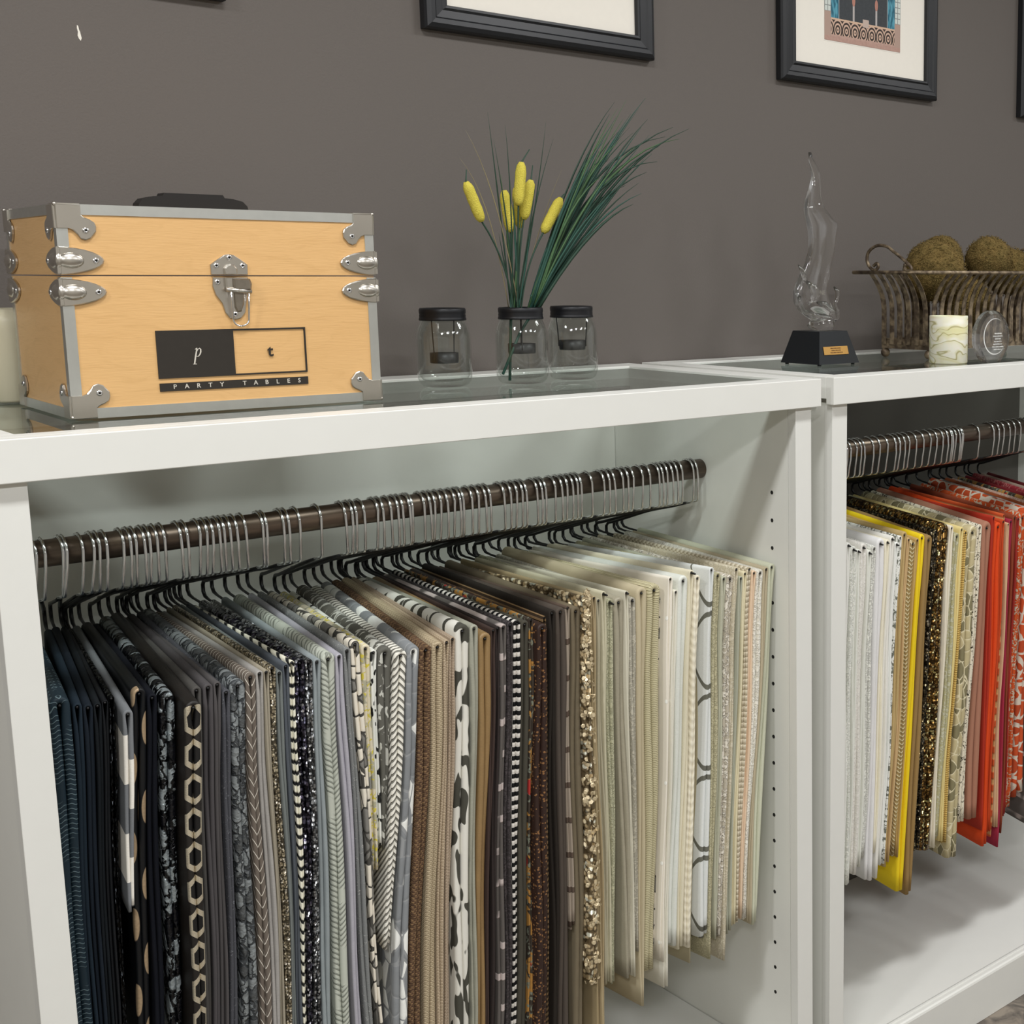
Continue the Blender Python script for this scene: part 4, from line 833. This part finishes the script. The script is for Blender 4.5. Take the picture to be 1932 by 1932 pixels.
# italic serif p drawn as strokes
pp = MB()
def stroke(pts, w):
    L_, R_ = [], []
    for i, p in enumerate(pts):
        a = pts[max(0, i - 1)]; c = pts[min(len(pts) - 1, i + 1)]; dx, dy = c[0] - a[0], c[1] - a[1]; l = math.hypot(dx, dy) or 1; ww = w[i] / 2
        L_.append((p[0] - dy / l * ww, p[1] + dx / l * ww)); R_.append((p[0] + dy / l * ww, p[1] - dx / l * ww))
    n = len(pts); vs = [(x, -0.0007, z) for x, z in L_] + [(x, -0.0007, z) for x, z in R_]
    pp.add(vs, [(i, i + 1, n + i + 1, n + i) for i in range(n - 1)])
o_ = (0.1500, 0.0735)
S_ = lambda pts: [(o_[0] + a * 0.001, o_[1] + c * 0.001) for a, c in pts]
stroke(S_([(0.6, 9.2), (-1.6, 0.0), (-3.6, -10.4)]), [0.0016, 0.0018, 0.0018])
stroke(S_([(-5.4, -10.8), (-0.8, -10.8)]), [0.0008, 0.0008])
stroke(S_([(-1.8, 8.2), (-0.4, 9.4), (1.0, 9.6)]), [0.0007, 0.0010, 0.0016])
stroke(S_([(0.2, 5.5), (2.0, 8.6), (3.8, 9.6), (5.1, 8.2), (5.0, 5.0), (3.8, 1.6), (1.8, -0.8), (0.0, -1.0), (-1.2, 0.2)]), [0.0006, 0.0008, 0.0012, 0.0017, 0.0018, 0.0015, 0.0010, 0.0008, 0.0006])
pp.build('letter_p', PRINTW, trunk)

# ------------------------------------------------------------------ cream vase behind the trunk
vx = at_z(30, 757, HT)
tag(MB().lathe([(0.0001, 0), (0.026, 0), (0.028, 0.003), (0.034, 0.03), (0.041, 0.065), (0.046, 0.10), (0.047, 0.115), (0.043, 0.126), (0.034, 0.131), (0.030, 0.131), (0.032, 0.120), (0.001, 0.06)], (0, 0, 0), 40).build('vase', simple('cream_ceramic', '#d6cfb4', 0.35, 0, 0.5, 12, 0.03)), 'cream ceramic vase half hidden behind the left end of the trunk', 'vase').location = (-0.018, -0.075, HT)

# ------------------------------------------------------------------ mason jars with tea-light holders
def jar(x, y, ang, label, cup_z=0.055):
    t = empty('mason_jar', (x, y, HT - 0.0022), ang)
    g = [(0.0001, 0.0015), (0.030, 0.0008), (0.0345, 0.0020), (0.0392, 0.0065), (0.0425, 0.015), (0.0432, 0.026), (0.0430, 0.075), (0.0422, 0.086), (0.0395, 0.097), (0.0350, 0.107), (0.0330, 0.112), (0.0328, 0.124),
         (0.0305, 0.124), (0.0305, 0.112), (0.0325, 0.105), (0.0370, 0.0955), (0.0398, 0.085), (0.0406, 0.074), (0.0408, 0.028), (0.0395, 0.019), (0.0350, 0.0125), (0.025, 0.010), (0.0001, 0.0105)]
    MB().lathe(g, (0, 0, 0), 48).build('glass', JARG, t)
    ld = [(0.0335, 0.108), (0.0368, 0.108), (0.0372, 0.1095), (0.0368, 0.1115), (0.0360, 0.1135), (0.0366, 0.1155), (0.0358, 0.118), (0.0366, 0.1205), (0.0366, 0.1255), (0.0352, 0.1278), (0.0310, 0.1280), (0.0305, 0.1262), (0.0270, 0.1262), (0.0270, 0.1250), (0.0334, 0.1250), (0.0335, 0.108)]
    MB().lathe(ld, (0, 0, 0), 48).build('lid', BLKMETAL, t)
    for s in (-1, 1): MB().tube([(s * 0.029, 0, 0.1255), (s * 0.0265, 0, 0.112), (s * 0.0234, 0, cup_z + 0.011), (s * 0.0233, 0, cup_z + 0.002)], 0.0010, 6).build('holder_wire', BLKMETAL, t)
    MB().lathe([(0.0001, cup_z - 0.004), (0.0220, cup_z - 0.004), (0.0225, cup_z - 0.002), (0.0225, cup_z + 0.0125), (0.0213, cup_z + 0.0125), (0.0210, cup_z), (0.0001, cup_z)], (0, 0, 0), 32).build('tealight_cup', BLKMETAL, t)
    tag(t, label, 'jar', 'mason jars on the glass top'); return t
jar(0.5527, -0.2480, 0.35, 'clear jar with black ring lid and hanging tealight cup, nearest the trunk', 0.0430)
jar(0.6785, -0.2783, 1.05, 'clear jar with green stems and yellow cattails standing in it')
jar(0.7919, -0.2581, -0.72, 'clear jar with black ring lid, farthest right of the jars', 0.0560)

# ------------------------------------------------------------------ cattails and grass
GREEN = [simple('grass_dark_green', '#2a4436', 0.5, 0, 0.4, 60, 0.2), simple('grass_teal_green', '#2d5347', 0.5, 0, 0.4, 60, 0.2), simple('grass_mid_green', '#4a6a45', 0.5, 0, 0.4, 60, 0.2), simple('grass_dry', '#8d8264', 0.6, 0, 0.3, 60, 0.1)]
def cat_mat():
    m = M('yellow_flock', 0.95, 0, 0.1); x, y, z = m.coords(); n = m.noise(m.vec(x, y, z), 700, 3)
    return m.set(m.mix(n, hx('#cdbb3e'), hx('#ebdf6c')), bump=n, dist=0.0022)
YEL = cat_mat()
YC = -0.2783; JX = 0.6785; LIDZ = HT + 0.1262
def bez(p0, p1, p2, n=9): return [p0 * (1 - t) ** 2 + p1 * (2 * t * (1 - t)) + p2 * t * t for t in [i / (n - 1) for i in range(n)]]
cats = [((909, 418), (879, 343), -0.012, 'leftmost yellow cattail, leaning left', (880, 320)), ((963, 438), (951, 359), 0.010, 'short yellow cattail left of the middle cluster', None), ((978, 388), (984, 306), -0.022, 'tallest yellow cattail in the middle', (999, 282)),
        ((981, 430), (975, 352), 0.022, 'yellow cattail mostly hidden behind the tallest one', None), ((988, 414), (1002, 340), 0.004, 'yellow cattail right of the tallest one', (1005, 312)), ((1025, 439), (1058, 374), -0.010, 'rightmost yellow cattail, leaning right', (1064, 366))]
for i, (bp, tp, dy, lab, spike) in enumerate(cats):
    t = empty('cattail', (JX, YC, HT + 0.012)); L = t.location
    a = at_y(bp[0], bp[1], YC + dy); c = at_y(tp[0], tp[1], YC + dy); d = (c - a)
    entry = Vector((JX - 0.016 + 0.004 * i * 0.8, YC + dy * 0.3, LIDZ)); foot = entry + Vector((0, 0, -0.012))
    mid = (entry + a) / 2 + Vector((0.3 * (entry.x - a.x), 0, 0.01)); pts = [foot] + bez(entry, mid, a, 8) + [c]
    if spike: pts.append(at_y(spike[0], spike[1], YC + dy))
    MB().tube(pts, [0.0016] * (len(pts) - 1) + [0.0008], 6).build('stem', GREEN[0], t, L)
    n = 12; ps = [a + d * (k / n) for k in range(n + 1)]; rr = [0.0088 * min(1.0, math.sqrt(max(0.02, 1 - (abs(k / n - 0.5) * 2) ** 6))) * (1 + 0.03 * math.sin(k * 2.1 + i)) for k in range(n + 1)]
    rr[0] = 0.004; rr[-1] = 0.004
    MB().tube(ps, rr, 14).build('flower_spike', YEL, t, L)
    tag(t, lab, 'cattail', 'yellow cattails')
rg = random.Random(5)
def blade(t, L, pts, w, m):
    n = len(pts); rs = [w * (1.0 if k < n * 0.55 else max(0.10, 1 - (k / (n - 1) - 0.55) / 0.45 * 0.9)) for k in range(n)]
    MB().tube(pts, rs, 4, flat=0.3).build('blade', m, t, L)
def spray(root_pts, ends, label, stempts):
    t = empty('grass_spray', (JX, YC, HT + 0.012)); L = t.location
    MB().tube(stempts, 0.0024, 7).build('stem', GREEN[1], t, L)
    for (e, bend, m, w) in ends:
        r = root_pts(); dy = rg.uniform(-0.06, 0.06); p2 = at_y(e[0], e[1], YC + dy)
        p1 = r + (p2 - r) * 0.55 + Vector((bend * 0.35, dy * 0.3, abs(bend) * 0.9 + 0.02))
        blade(t, L, bez(r, p1, p2, 10), w, GREEN[m])
    tag(t, label, 'plant'); return t
ends = []
ends_px = [(1218, 185), (1182, 188), (1160, 192), (1135, 240), (1210, 240), (1300, 243), (1270, 240), (1245, 275), (1282, 262), (1240, 305), (1220, 325), (1195, 250), (1175, 225), (1150, 215), (1165, 270), (1190, 300), (1150, 300), (1120, 270), (1205, 345), (1230, 290), (1135, 300), (1180, 350), (1160, 340), (1190, 215), (1225, 255), (1170, 245), (1145, 260), (1200, 275), (1155, 235), (1185, 330), (1215, 300), (1110, 300), (1165, 205), (1205, 205), (1255, 258), (1175, 285), (1140, 330), (1125, 320), (1210, 365), (1195, 385), (1150, 370), (1172, 262), (1162, 222), (1188, 240), (1222, 225), (1130, 285)]
for e in ends_px:
    ends.append((e, -0.075 + rg.uniform(-0.03, 0.03) if e[0] > 1230 else -0.03 + rg.uniform(-0.025, 0.025), rg.choice((0, 0, 1, 1, 2)), rg.uniform(0.0016, 0.0028)))
spray(lambda: Vector((JX + 0.018 + rg.uniform(-0.006, 0.010), YC + rg.uniform(-0.006, 0.006), LIDZ - 0.01)), ends, 'dense spray of long green grass leaning right out of the jar',
      [Vector((JX + 0.022, YC, LIDZ + 0.02)), at_y(1008, 585, YC), at_y(981, 628, YC - 0.005), at_y(949, 706, YC - 0.012)])
e2 = [((920, 212), 0.0, 0, 0.0014), ((953, 235), 0.0, 0, 0.0013), ((931, 262), 0.0, 0, 0.0013), ((1030, 230), 0.0, 0, 0.0012), ((1044, 262), 0.0, 0, 0.0012), ((878, 245), 0.03, 3, 0.0010), ((867, 298), 0.04, 3, 0.0009), ((945, 330), 0.0, 2, 0.0016), ((1012, 330), 0.0, 0, 0.0014), ((968, 370), 0.0, 1, 0.0022), ((985, 400), 0.0, 2, 0.0022), ((955, 420), 0.0, 0, 0.0020), ((1000, 440), 0.0, 1, 0.0018), ((975, 300), 0.0, 2, 0.0013), ((1060, 320), 0.0, 3, 0.0008), ((941, 440), 0, 0, 0.0012)]
spray(lambda: Vector((JX - 0.010 + rg.uniform(-0.011, 0.011), YC + rg.uniform(-0.006, 0.006), LIDZ - 0.01)), e2, 'thin upright grass blades among the yellow cattails',
      [Vector((JX - 0.014, YC + 0.003, LIDZ + 0.02)), at_y(964, 600, YC + 0.003), at_y(962, 718, YC - 0.006)])

# ------------------------------------------------------------------ glass flame trophy
AX, AY = 1.383, -0.271
tr = empty('flame_trophy', (AX, AY, HT - 0.0022)); tag(tr, 'clear glass flame trophy on a black tapered base', 'trophy')
def aw(X_, Y_):                         # picture column/row -> local x,z in the flame's own plane
    p = at_y(1200 + X_ / 2.639, 270 + Y_ / 2.639, AY); return p.x - AX, p.z - (HT - 0.0022)
hb = 0.0575; ht = 0.0395; zt_ = 0.0690; z0_ = 0.0035
b = MB(); vs = [(-hb, -hb, z0_), (hb, -hb, z0_), (hb, hb, z0_), (-hb, hb, z0_), (-ht, -ht, zt_), (ht, -ht, zt_), (ht, ht, zt_), (-ht, ht, zt_)]
b.add(vs, [(3, 2, 1, 0), (4, 5, 6, 7), (0, 1, 5, 4), (1, 2, 6, 5), (2, 3, 7, 6), (3, 0, 4, 7)])
for fx_ in (-1, 1):
    for fy_ in (-1, 1): b.lathe([(0.0001, 0), (0.004, 0), (0.004, 0.004), (0.0001, 0.004)], (fx_ * 0.048, fy_ * 0.048, 0), 10)
b.build('base', simple('trophy_black', '#15191d', 0.35, 0, 0.5, 30, 0.1), tr)
tilt = math.atan2(hb - ht, zt_ - z0_); pm = Matrix.Translation((0.0, -(hb + ht) / 2 - 0.0006, (zt_ + z0_) / 2)) @ Matrix.Rotation(PI / 2 - tilt, 4, 'X')
pc = at_y(1575, 661.5, AY - 0.048); lx = pc.x - AX; lz = (pc.z - (HT - 0.0022) - (zt_ + z0_) / 2)
pl = MB().box(lx - 0.0345, lx + 0.0345, lz - 0.0085, lz + 0.0085, -0.0002, 0.0012, 0.0003); me = pl.mesh('plaque'); me.transform(pm)
plq = link('plaque', me, simple('brass_plaque', '#c79a55', 0.4, 0.6, 0.5, 200, 0.05), tr)
INK = simple('engraving_brown', '#6b4a25', 0.6, 0, 0.3)
for k, (wd_, dz) in enumerate(((0.030, 0.0046), (0.026, 0.0002), (0.034, -0.0044))):      # engraved lines too small to read: rows of strokes
    g = MB(); x_ = -wd_ / 2; rgk = random.Random(k)
    while x_ < wd_ / 2:
        w_ = rgk.uniform(0.0006, 0.0013); g.box(lx + x_, lx + x_ + w_, lz + dz - 0.0009, lz + dz + rgk.uniform(0.0006, 0.0013), 0.0010, 0.0015); x_ += w_ + rgk.choice((0.0004, 0.0004, 0.0011))
    me = g.mesh('engraved_line'); me.transform(pm); o = link('engraved_line', me, INK, plq)
prof = [(45, 865, 872), (80, 868, 885), (120, 878, 910), (160, 884, 920), (220, 868, 918), (280, 846, 918), (320, 836, 930), (360, 839, 960), (395, 845, 990), (410, 848, 992), (440, 855, 988), (480, 862, 985), (540, 864, 985), (600, 848, 975), (650, 826, 967), (700, 806, 957), (740, 790, 953), (790, 788, 958), (830, 802, 976), (858, 838, 984), (880, 872, 976), (893, 872, 962), (908, 862, 962), (922, 868, 958), (933, 882, 948)]
fl = MB(); seg = 28; vs = []
for q, (Y_, a, c) in enumerate(prof):
    xa, z1 = aw(a, Y_); xc, _z = aw(c, Y_); cx = (xa + xc) / 2; hw = abs(xc - xa) / 2; th = min(0.0145, 0.003 + hw * 0.42) * (1.25 if Y_ > 850 else 1.0)
    if Y_ > 885: th = hw * 0.9
    for k in range(seg):
        an = 2 * PI * k / seg; ca, sa = math.cos(an), math.sin(an); rim_ = 1 - 0.35 * math.exp(-((abs(ca) - 0.0) / 0.55) ** 2) if 200 < Y_ < 850 else 1.0
        vs.append((cx + hw * ca, th * math.copysign(abs(sa) ** 0.8, sa) * rim_ + 0.004 * math.sin(Y_ * 0.012), z1))
n = len(prof)
fl.add(vs, [(i * seg + k, i * seg + (k + 1) % seg, (i + 1) * seg + (k + 1) % seg, (i + 1) * seg + k) for i in range(n - 1) for k in range(seg)] + [tuple(range(seg)), tuple((n - 1) * seg + k for k in range(seg))], True)
fl.build('flame', CRYS, tr)
def curl(pts, rs, nm):
    P = []
    for (X_, Y_, dy) in pts: x_, z_ = aw(X_, Y_); P.append(Vector((x_, dy, z_)))
    MB().tube(P, rs, 12).build(nm, CRYS, tr)
curl([(787, 606, -0.012), (800, 630, -0.014), (812, 665, -0.016), (818, 690, -0.017)], [0.0008, 0.0042, 0.0062, 0.0030], 'side_tongue')
curl([(822, 690, -0.017), (850, 720, -0.020), (862, 755, -0.021), (845, 785, -0.020), (830, 800, -0.018)], [0.003, 0.0085, 0.0095, 0.006, 0.003], 'glass_swirl')
curl([(792, 760, -0.012), (790, 800, -0.015), (808, 840, -0.018), (850, 858, -0.020), (900, 862, -0.021), (940, 868, -0.020)], [0.0035, 0.0045, 0.0055, 0.006, 0.0055, 0.003], 'glass_swirl')
curl([(868, 792, -0.020), (900, 800, -0.022), (930, 830, -0.023), (955, 845, -0.021)], [0.003, 0.0065, 0.0055, 0.003], 'glass_swirl')
curl([(965, 715, -0.012), (980, 740, -0.014), (975, 775, -0.016), (958, 800, -0.018), (975, 835, -0.016), (982, 865, -0.012), (970, 885, -0.010)], [0.0015, 0.0050, 0.0045, 0.0035, 0.0050, 0.0055, 0.003], 'glass_swirl')
FROST = simple('frosted_etching', '#8f8c80', 0.9, 0, 0.2)
x_, z_ = aw(900, 745)
text_part('etched_letters', 'NE', 0.0125, FROST, tr, Matrix.Translation((x_, -0.0165, z_)) @ Matrix.Rotation(PI / 2, 4, 'X'), extrude=0.0001, shear=0.15)

# ------------------------------------------------------------------ moss basket
def iron_mat():
    m = M('aged_iron', 0.45, 0.5, 0.5); x, y, z = m.coords(); n = m.noise(m.vec(x, y, z), 60, 4)
    return m.set(m.mix(n.step(0.35, 0.7), hx('#54473a'), hx('#9b8a70')), bump=n, dist=0.0004)
IRON = iron_mat()
bx0, bx1, by0, by1 = 1.655, 2.095, -0.333, -0.190; FL = 0.043; ZB0 = HT - 0.0022
bas = empty('iron_basket', ((bx0 + bx1) / 2, (by0 + by1) / 2, ZB0)); L = bas.location
tag(bas, 'aged iron slatted basket with scroll handles, holding moss balls', 'basket')
zb_, zt2 = ZB0 + 0.020, ZB0 + 0.186
bb = MB(); bb.box(bx0, bx1, by0, by0 + 0.003, zb_, zb_ + 0.022); bb.box(bx0, bx1, by1 - 0.003, by1, zb_, zb_ + 0.022); bb.box(bx0, bx0 + 0.003, by0 + 0.003, by1 - 0.003, zb_, zb_ + 0.022); bb.box(bx1 - 0.003, bx1, by0 + 0.003, by1 - 0.003, zb_, zb_ + 0.022); bb.box(bx0 + 0.003, bx1 - 0.003, by0 + 0.003, by1 - 0.003, zb_ + 0.002, zb_ + 0.004)
bb.build('base_band', IRON, bas, L)
for cx in (bx0 + 0.006, bx1 - 0.006):
    for cy in (by0 + 0.006, by1 - 0.006): MB().ball((cx, cy, ZB0 + 0.0105), 0.0105, 16, 10).build('ball_foot', IRON, bas, L)
def slat(p, out):
    """p on the base outline, out = outward direction"""
    b = MB(); tv = Vector((-out[1], out[0], 0)); o = Vector(out + (0,)) if len(out) == 2 else Vector(out); n = 11; vs = []
    for i in range(n):
        f = i / (n - 1); z = zb_ + 0.010 + (zt2 - zb_ - 0.010) * f; off = FL * max(0.0, (f - 0.45) / 0.55) ** 2.2
        c = Vector((p[0], p[1], z)) + o * off
        for (a, d) in ((-0.0062, 0.0), (0.0062, 0.0), (0.0062, 0.0022), (-0.0062, 0.0022)): vs.append(c + tv * a + o * d)
    b.add(vs, [(i * 4 + k, i * 4 + (k + 1) % 4, (i + 1) * 4 + (k + 1) % 4, (i + 1) * 4 + k) for i in range(n - 1) for k in range(4)] + [(0, 1, 2, 3), tuple((n - 1) * 4 + k for k in (3, 2, 1, 0))])
    b.build('slat', IRON, bas, L)
NX, NY = 18, 6
for k in range(NX):
    x_ = bx0 + 0.010 + (bx1 - bx0 - 0.020) * k / (NX - 1); f = (k / (NX - 1) - 0.5)
    slat((x_, by0 - 0.0024), (0.0, -1.0)); slat((x_, by1 + 0.0002), (0.0, 1.0))
for k in range(NY):
    y_ = by0 + 0.010 + (by1 - by0 - 0.020) * k / (NY - 1)
    slat((bx0 - 0.0024, y_), (-1.0, 0.0)); slat((bx1 + 0.0002, y_), (1.0, 0.0))
rx0, rx1, ry0, ry1 = bx0 - FL - 0.002, bx1 + FL + 0.002, by0 - FL - 0.002, by1 + FL + 0.002
MB().tube([(rx0, ry0, zt2 + 0.002), (rx1, ry0, zt2 + 0.002), (rx1, ry1, zt2 + 0.002), (rx0, ry1, zt2 + 0.002)], 0.0042, 8, closed=True).build('rim', IRON, bas, L)
def scroll(x_):
    yc = (ry0 + ry1) / 2; pts = []; hw = 0.062; z0 = zt2 + 0.006
    for k in range(9): a = 4.9 - k * 0.55; pts.append((x_, yc + hw - 0.015 - 0.011 * math.cos(a) * (0.45 + 0.07 * k), z0 + 0.016 + 0.013 * math.sin(a) * (0.45 + 0.07 * k)))
    left = [(x_, yc + hw - 0.006, z0 + 0.010), (x_, yc + hw - 0.016, z0 + 0.016), (x_, yc + hw - 0.020, z0 + 0.008), (x_, yc + hw - 0.010, z0 + 0.0005), (x_, yc + hw + 0.006, z0 + 0.008), (x_, yc + hw + 0.014, z0 + 0.024), (x_, yc + hw + 0.008, z0 + 0.042), (x_, yc + hw - 0.016, z0 + 0.054)]
    top = [(x_, yc + hw - 0.045, z0 + 0.052), (x_, yc - 0.005, z0 + 0.040), (x_, yc - hw + 0.030, z0 + 0.024)]
    right = [(x_, yc - hw + 0.010, z0 + 0.010), (x_, yc - hw + 0.006, z0 + 0.002), (x_, yc - hw + 0.016, z0 - 0.001), (x_, yc - hw + 0.026, z0 + 0.006), (x_, yc - hw + 0.022, z0 + 0.014)]
    ctl = [Vector(p) for p in left + top + right]; out = []
    for i in range(len(ctl) - 1):                                   # Catmull-Rom
        p0, p1, p2, p3 = ctl[max(0, i - 1)], ctl[i], ctl[i + 1], ctl[min(len(ctl) - 1, i + 2)]
        for t in (0.0, 0.25, 0.5, 0.75): out.append(0.5 * ((2 * p1) + (p2 - p0) * t + (2 * p0 - 5 * p1 + 4 * p2 - p3) * t * t + (3 * p1 - p0 - 3 * p2 + p3) * t ** 3))
    out.append(ctl[-1]); MB().tube(out, 0.0036, 8).build('scroll_handle', IRON, bas, L)
scroll(rx0 + 0.001); scroll(rx1 - 0.001)
def moss_mat():
    m = M('moss', 0.95, 0, 0.1); x, y, z = m.coords(); v = m.vec(x, y, z); a = m.noise(v, 38, 3, 0.6); c = m.noise(v, 260, 2)
    return m.set(m.mix(c, m.mix(a.step(0.35, 0.65), hx('#3f3a1c'), hx('#67552f')), hx('#846f45')), bump=c, dist=0.003)
MOSS = moss_mat()
def moss(c, r, label, seed):
    g = random.Random(seed); t = MB()
    bm = bmesh.new(); bmesh.ops.create_icosphere(bm, subdivisions=4, radius=r)
    from mathutils import noise as NZ
    for v in bm.verts: q = v.co.normalized(); v.co += q * (0.07 * r * NZ.noise(q * 3 + Vector((seed, 0, 0))) + 0.03 * r * NZ.noise(q * 11))
    me = bpy.data.meshes.new('moss_ball'); bm.to_mesh(me); bm.free(); me.polygons.foreach_set('use_smooth', [True] * len(me.polygons))
    o = link('moss_ball', me, MOSS); o.location = c; tag(o, label, 'moss ball', 'moss balls in the basket')
    f = MB()
    for k in range(2600):
        q = Vector((g.gauss(0, 1), g.gauss(0, 1), g.gauss(0, 1))).normalized(); s = q.orthogonal().normalized(); s = (Matrix.Rotation(g.uniform(0, 6.28), 3, q) @ s); w = q.cross(s)
        p = q * r * g.uniform(0.97, 1.06); l = r * g.uniform(0.07, 0.13); ww = r * 0.012
        a = [p + w * ww, p - w * ww, p + s * l * 0.5 + q * l * 0.35 - w * ww + w * l * 0.15, p + s * l * 0.5 + q * l * 0.35 + w * ww + w * l * 0.15, p + s * l + q * l * 0.05 + w * l * 0.45]
        f.add(a, [(0, 1, 2, 3), (3, 2, 4)])
    fo = f.build('moss_fibres', MOSS, o); fo['kind'] = 'stuff'
moss((1.752, -0.262, HT + 0.190), 0.067, 'large brown-green moss ball at the left in the basket', 1)
moss((1.936, -0.268, HT + 0.214), 0.055, 'darker moss ball, highest right of the middle', 2)
moss((1.840, -0.205, HT + 0.222), 0.048, 'small moss ball peeping up behind the large left one', 3)
moss((2.030, -0.250, HT + 0.190), 0.056, 'ochre moss ball at the right end of the basket', 4)
moss((1.850, -0.270, HT + 0.118), 0.058, 'moss ball lying low between the slats', 5)

# ------------------------------------------------------------------ marbled candle and crystal award
def marble_mat():
    m = M('marbled_wax', 0.45, 0, 0.4, **{'Subsurface Weight': 0.15, 'Subsurface Scale': 0.01}); x, y, z = m.coords()
    w_ = m.noise(m.vec(x * 15, y * 15, z * 26), 1.0, 1, 0.5, 0.8); f = z * 80.0 + w_ * 7.0; r = ((f * 0.55).fract() - 0.5).abs(); k = m.noise(m.vec(x * 9, y * 9, z * 30), 1.0, 2, 0.5, 1.0)
    c = m.mix(k.step(0.42, 0.62), hx('#eeecdd'), hx('#dbd7a6')); c = m.mix((f * 0.55 + 0.35).fract().step(0.0, 0.9) * 0.45, c, hx('#d9d4a0'))
    return m.set(m.mix((1.0 - r.step(0.02, 0.10)) * 0.75, c, hx('#a39a5c')))
cn = empty('candle', (1.6045, -0.4300, HT - 0.0022)); tag(cn, 'short marbled cream and green candle in front of the basket', 'candle')
MB().lathe([(0.0001, 0), (0.0390, 0), (0.0405, 0.002), (0.0405, 0.0975), (0.0395, 0.099), (0.0375, 0.099), (0.0368, 0.097), (0.0368, 0.090)], (0, 0, 0), 48).build('vessel', marble_mat(), cn)
MB().lathe([(0.0368, 0.0905), (0.0001, 0.0895)], (0, 0, 0), 40).build('wax', simple('wax_cream', '#cfc4a0', 0.5), cn)
MB().tube([(0, 0, 0.089), (0.0006, 0, 0.098)], 0.0008, 6).build('wick', BLKVINYL, cn)
cy = empty('crystal_award', (1.6870, -0.4780, HT - 0.0022)); tag(cy, 'round clear crystal award with an etched ring, right of the candle', 'trophy')
RC = 0.0565; zc = 0.0530; P_ = []
for k in range(49):
    a = math.radians(-48 + 276 * k / 48); P_.append((RC * math.cos(a), zc + RC * math.sin(a)))
fz = P_[0][1]; P_ = [(x, z) for x, z in P_] + [(-0.024, 0.0), (0.024, 0.0)]
rings = [(1.0, 0.0075), (0.87, -0.0105), (1.0, 0.004)]
cb = MB(); nP = len(P_); vs = []
for (s, y_) in ((0.90, 0.0095), (1.0, 0.006), (1.0, -0.004), (0.88, -0.0100)):
    vs += [(x * s, y_, zc + (z - zc) * s if z > 0.002 else 0.0005) for x, z in P_]
cb.add(vs, [(r * nP + i, r * nP + (i + 1) % nP, (r + 1) * nP + (i + 1) % nP, (r + 1) * nP + i) for r in range(3) for i in range(nP)] + [tuple(range(nP)), tuple(3 * nP + i for i in range(nP))[::-1]])
cb.build('crystal', CRYS, cy)
# etched crescent ring and text rows on the front face
et = MB(); vs = []
for k in range(41):
    a = math.radians(60 + 270 * k / 40); w_ = 0.0026 * math.sin(PI * k / 40) + 0.0003
    for r_ in (0.0375 - w_ / 2, 0.0375 + w_ / 2): vs.append((r_ * math.cos(a) + 0.001, -0.0103, zc + 0.002 + r_ * math.sin(a)))
et.add(vs, [(2 * k, 2 * k + 1, 2 * k + 3, 2 * k + 2) for k in range(40)])
ETCH = simple('etched_white', '#d8d8d4', 0.9, 0, 0.2)
et.build('etched_ring', ETCH, cy)
for q, (wd_, s) in enumerate(((0.022, 0.0036), (0.032, 0.0028), (0.018, 0.0028), (0.024, 0.0028), (0.030, 0.0028), (0.036, 0.0028), (0.026, 0.0028))):   # rows of tiny lettering, unreadable in the photo
    g = MB(); x_ = -wd_ / 2; r_ = random.Random(20 + q); z_ = zc + 0.008 - q * 0.0056
    while x_ < wd_ / 2:
        w_ = r_.uniform(0.0007, 0.0016); g.box(x_ + 0.010, x_ + 0.010 + w_, -0.0105, -0.0101, z_ - s * 0.35, z_ + s * r_.uniform(0.2, 0.5)); x_ += w_ + r_.choice((0.0005, 0.0005, 0.0012))
    g.build('etched_line', ETCH, cy)
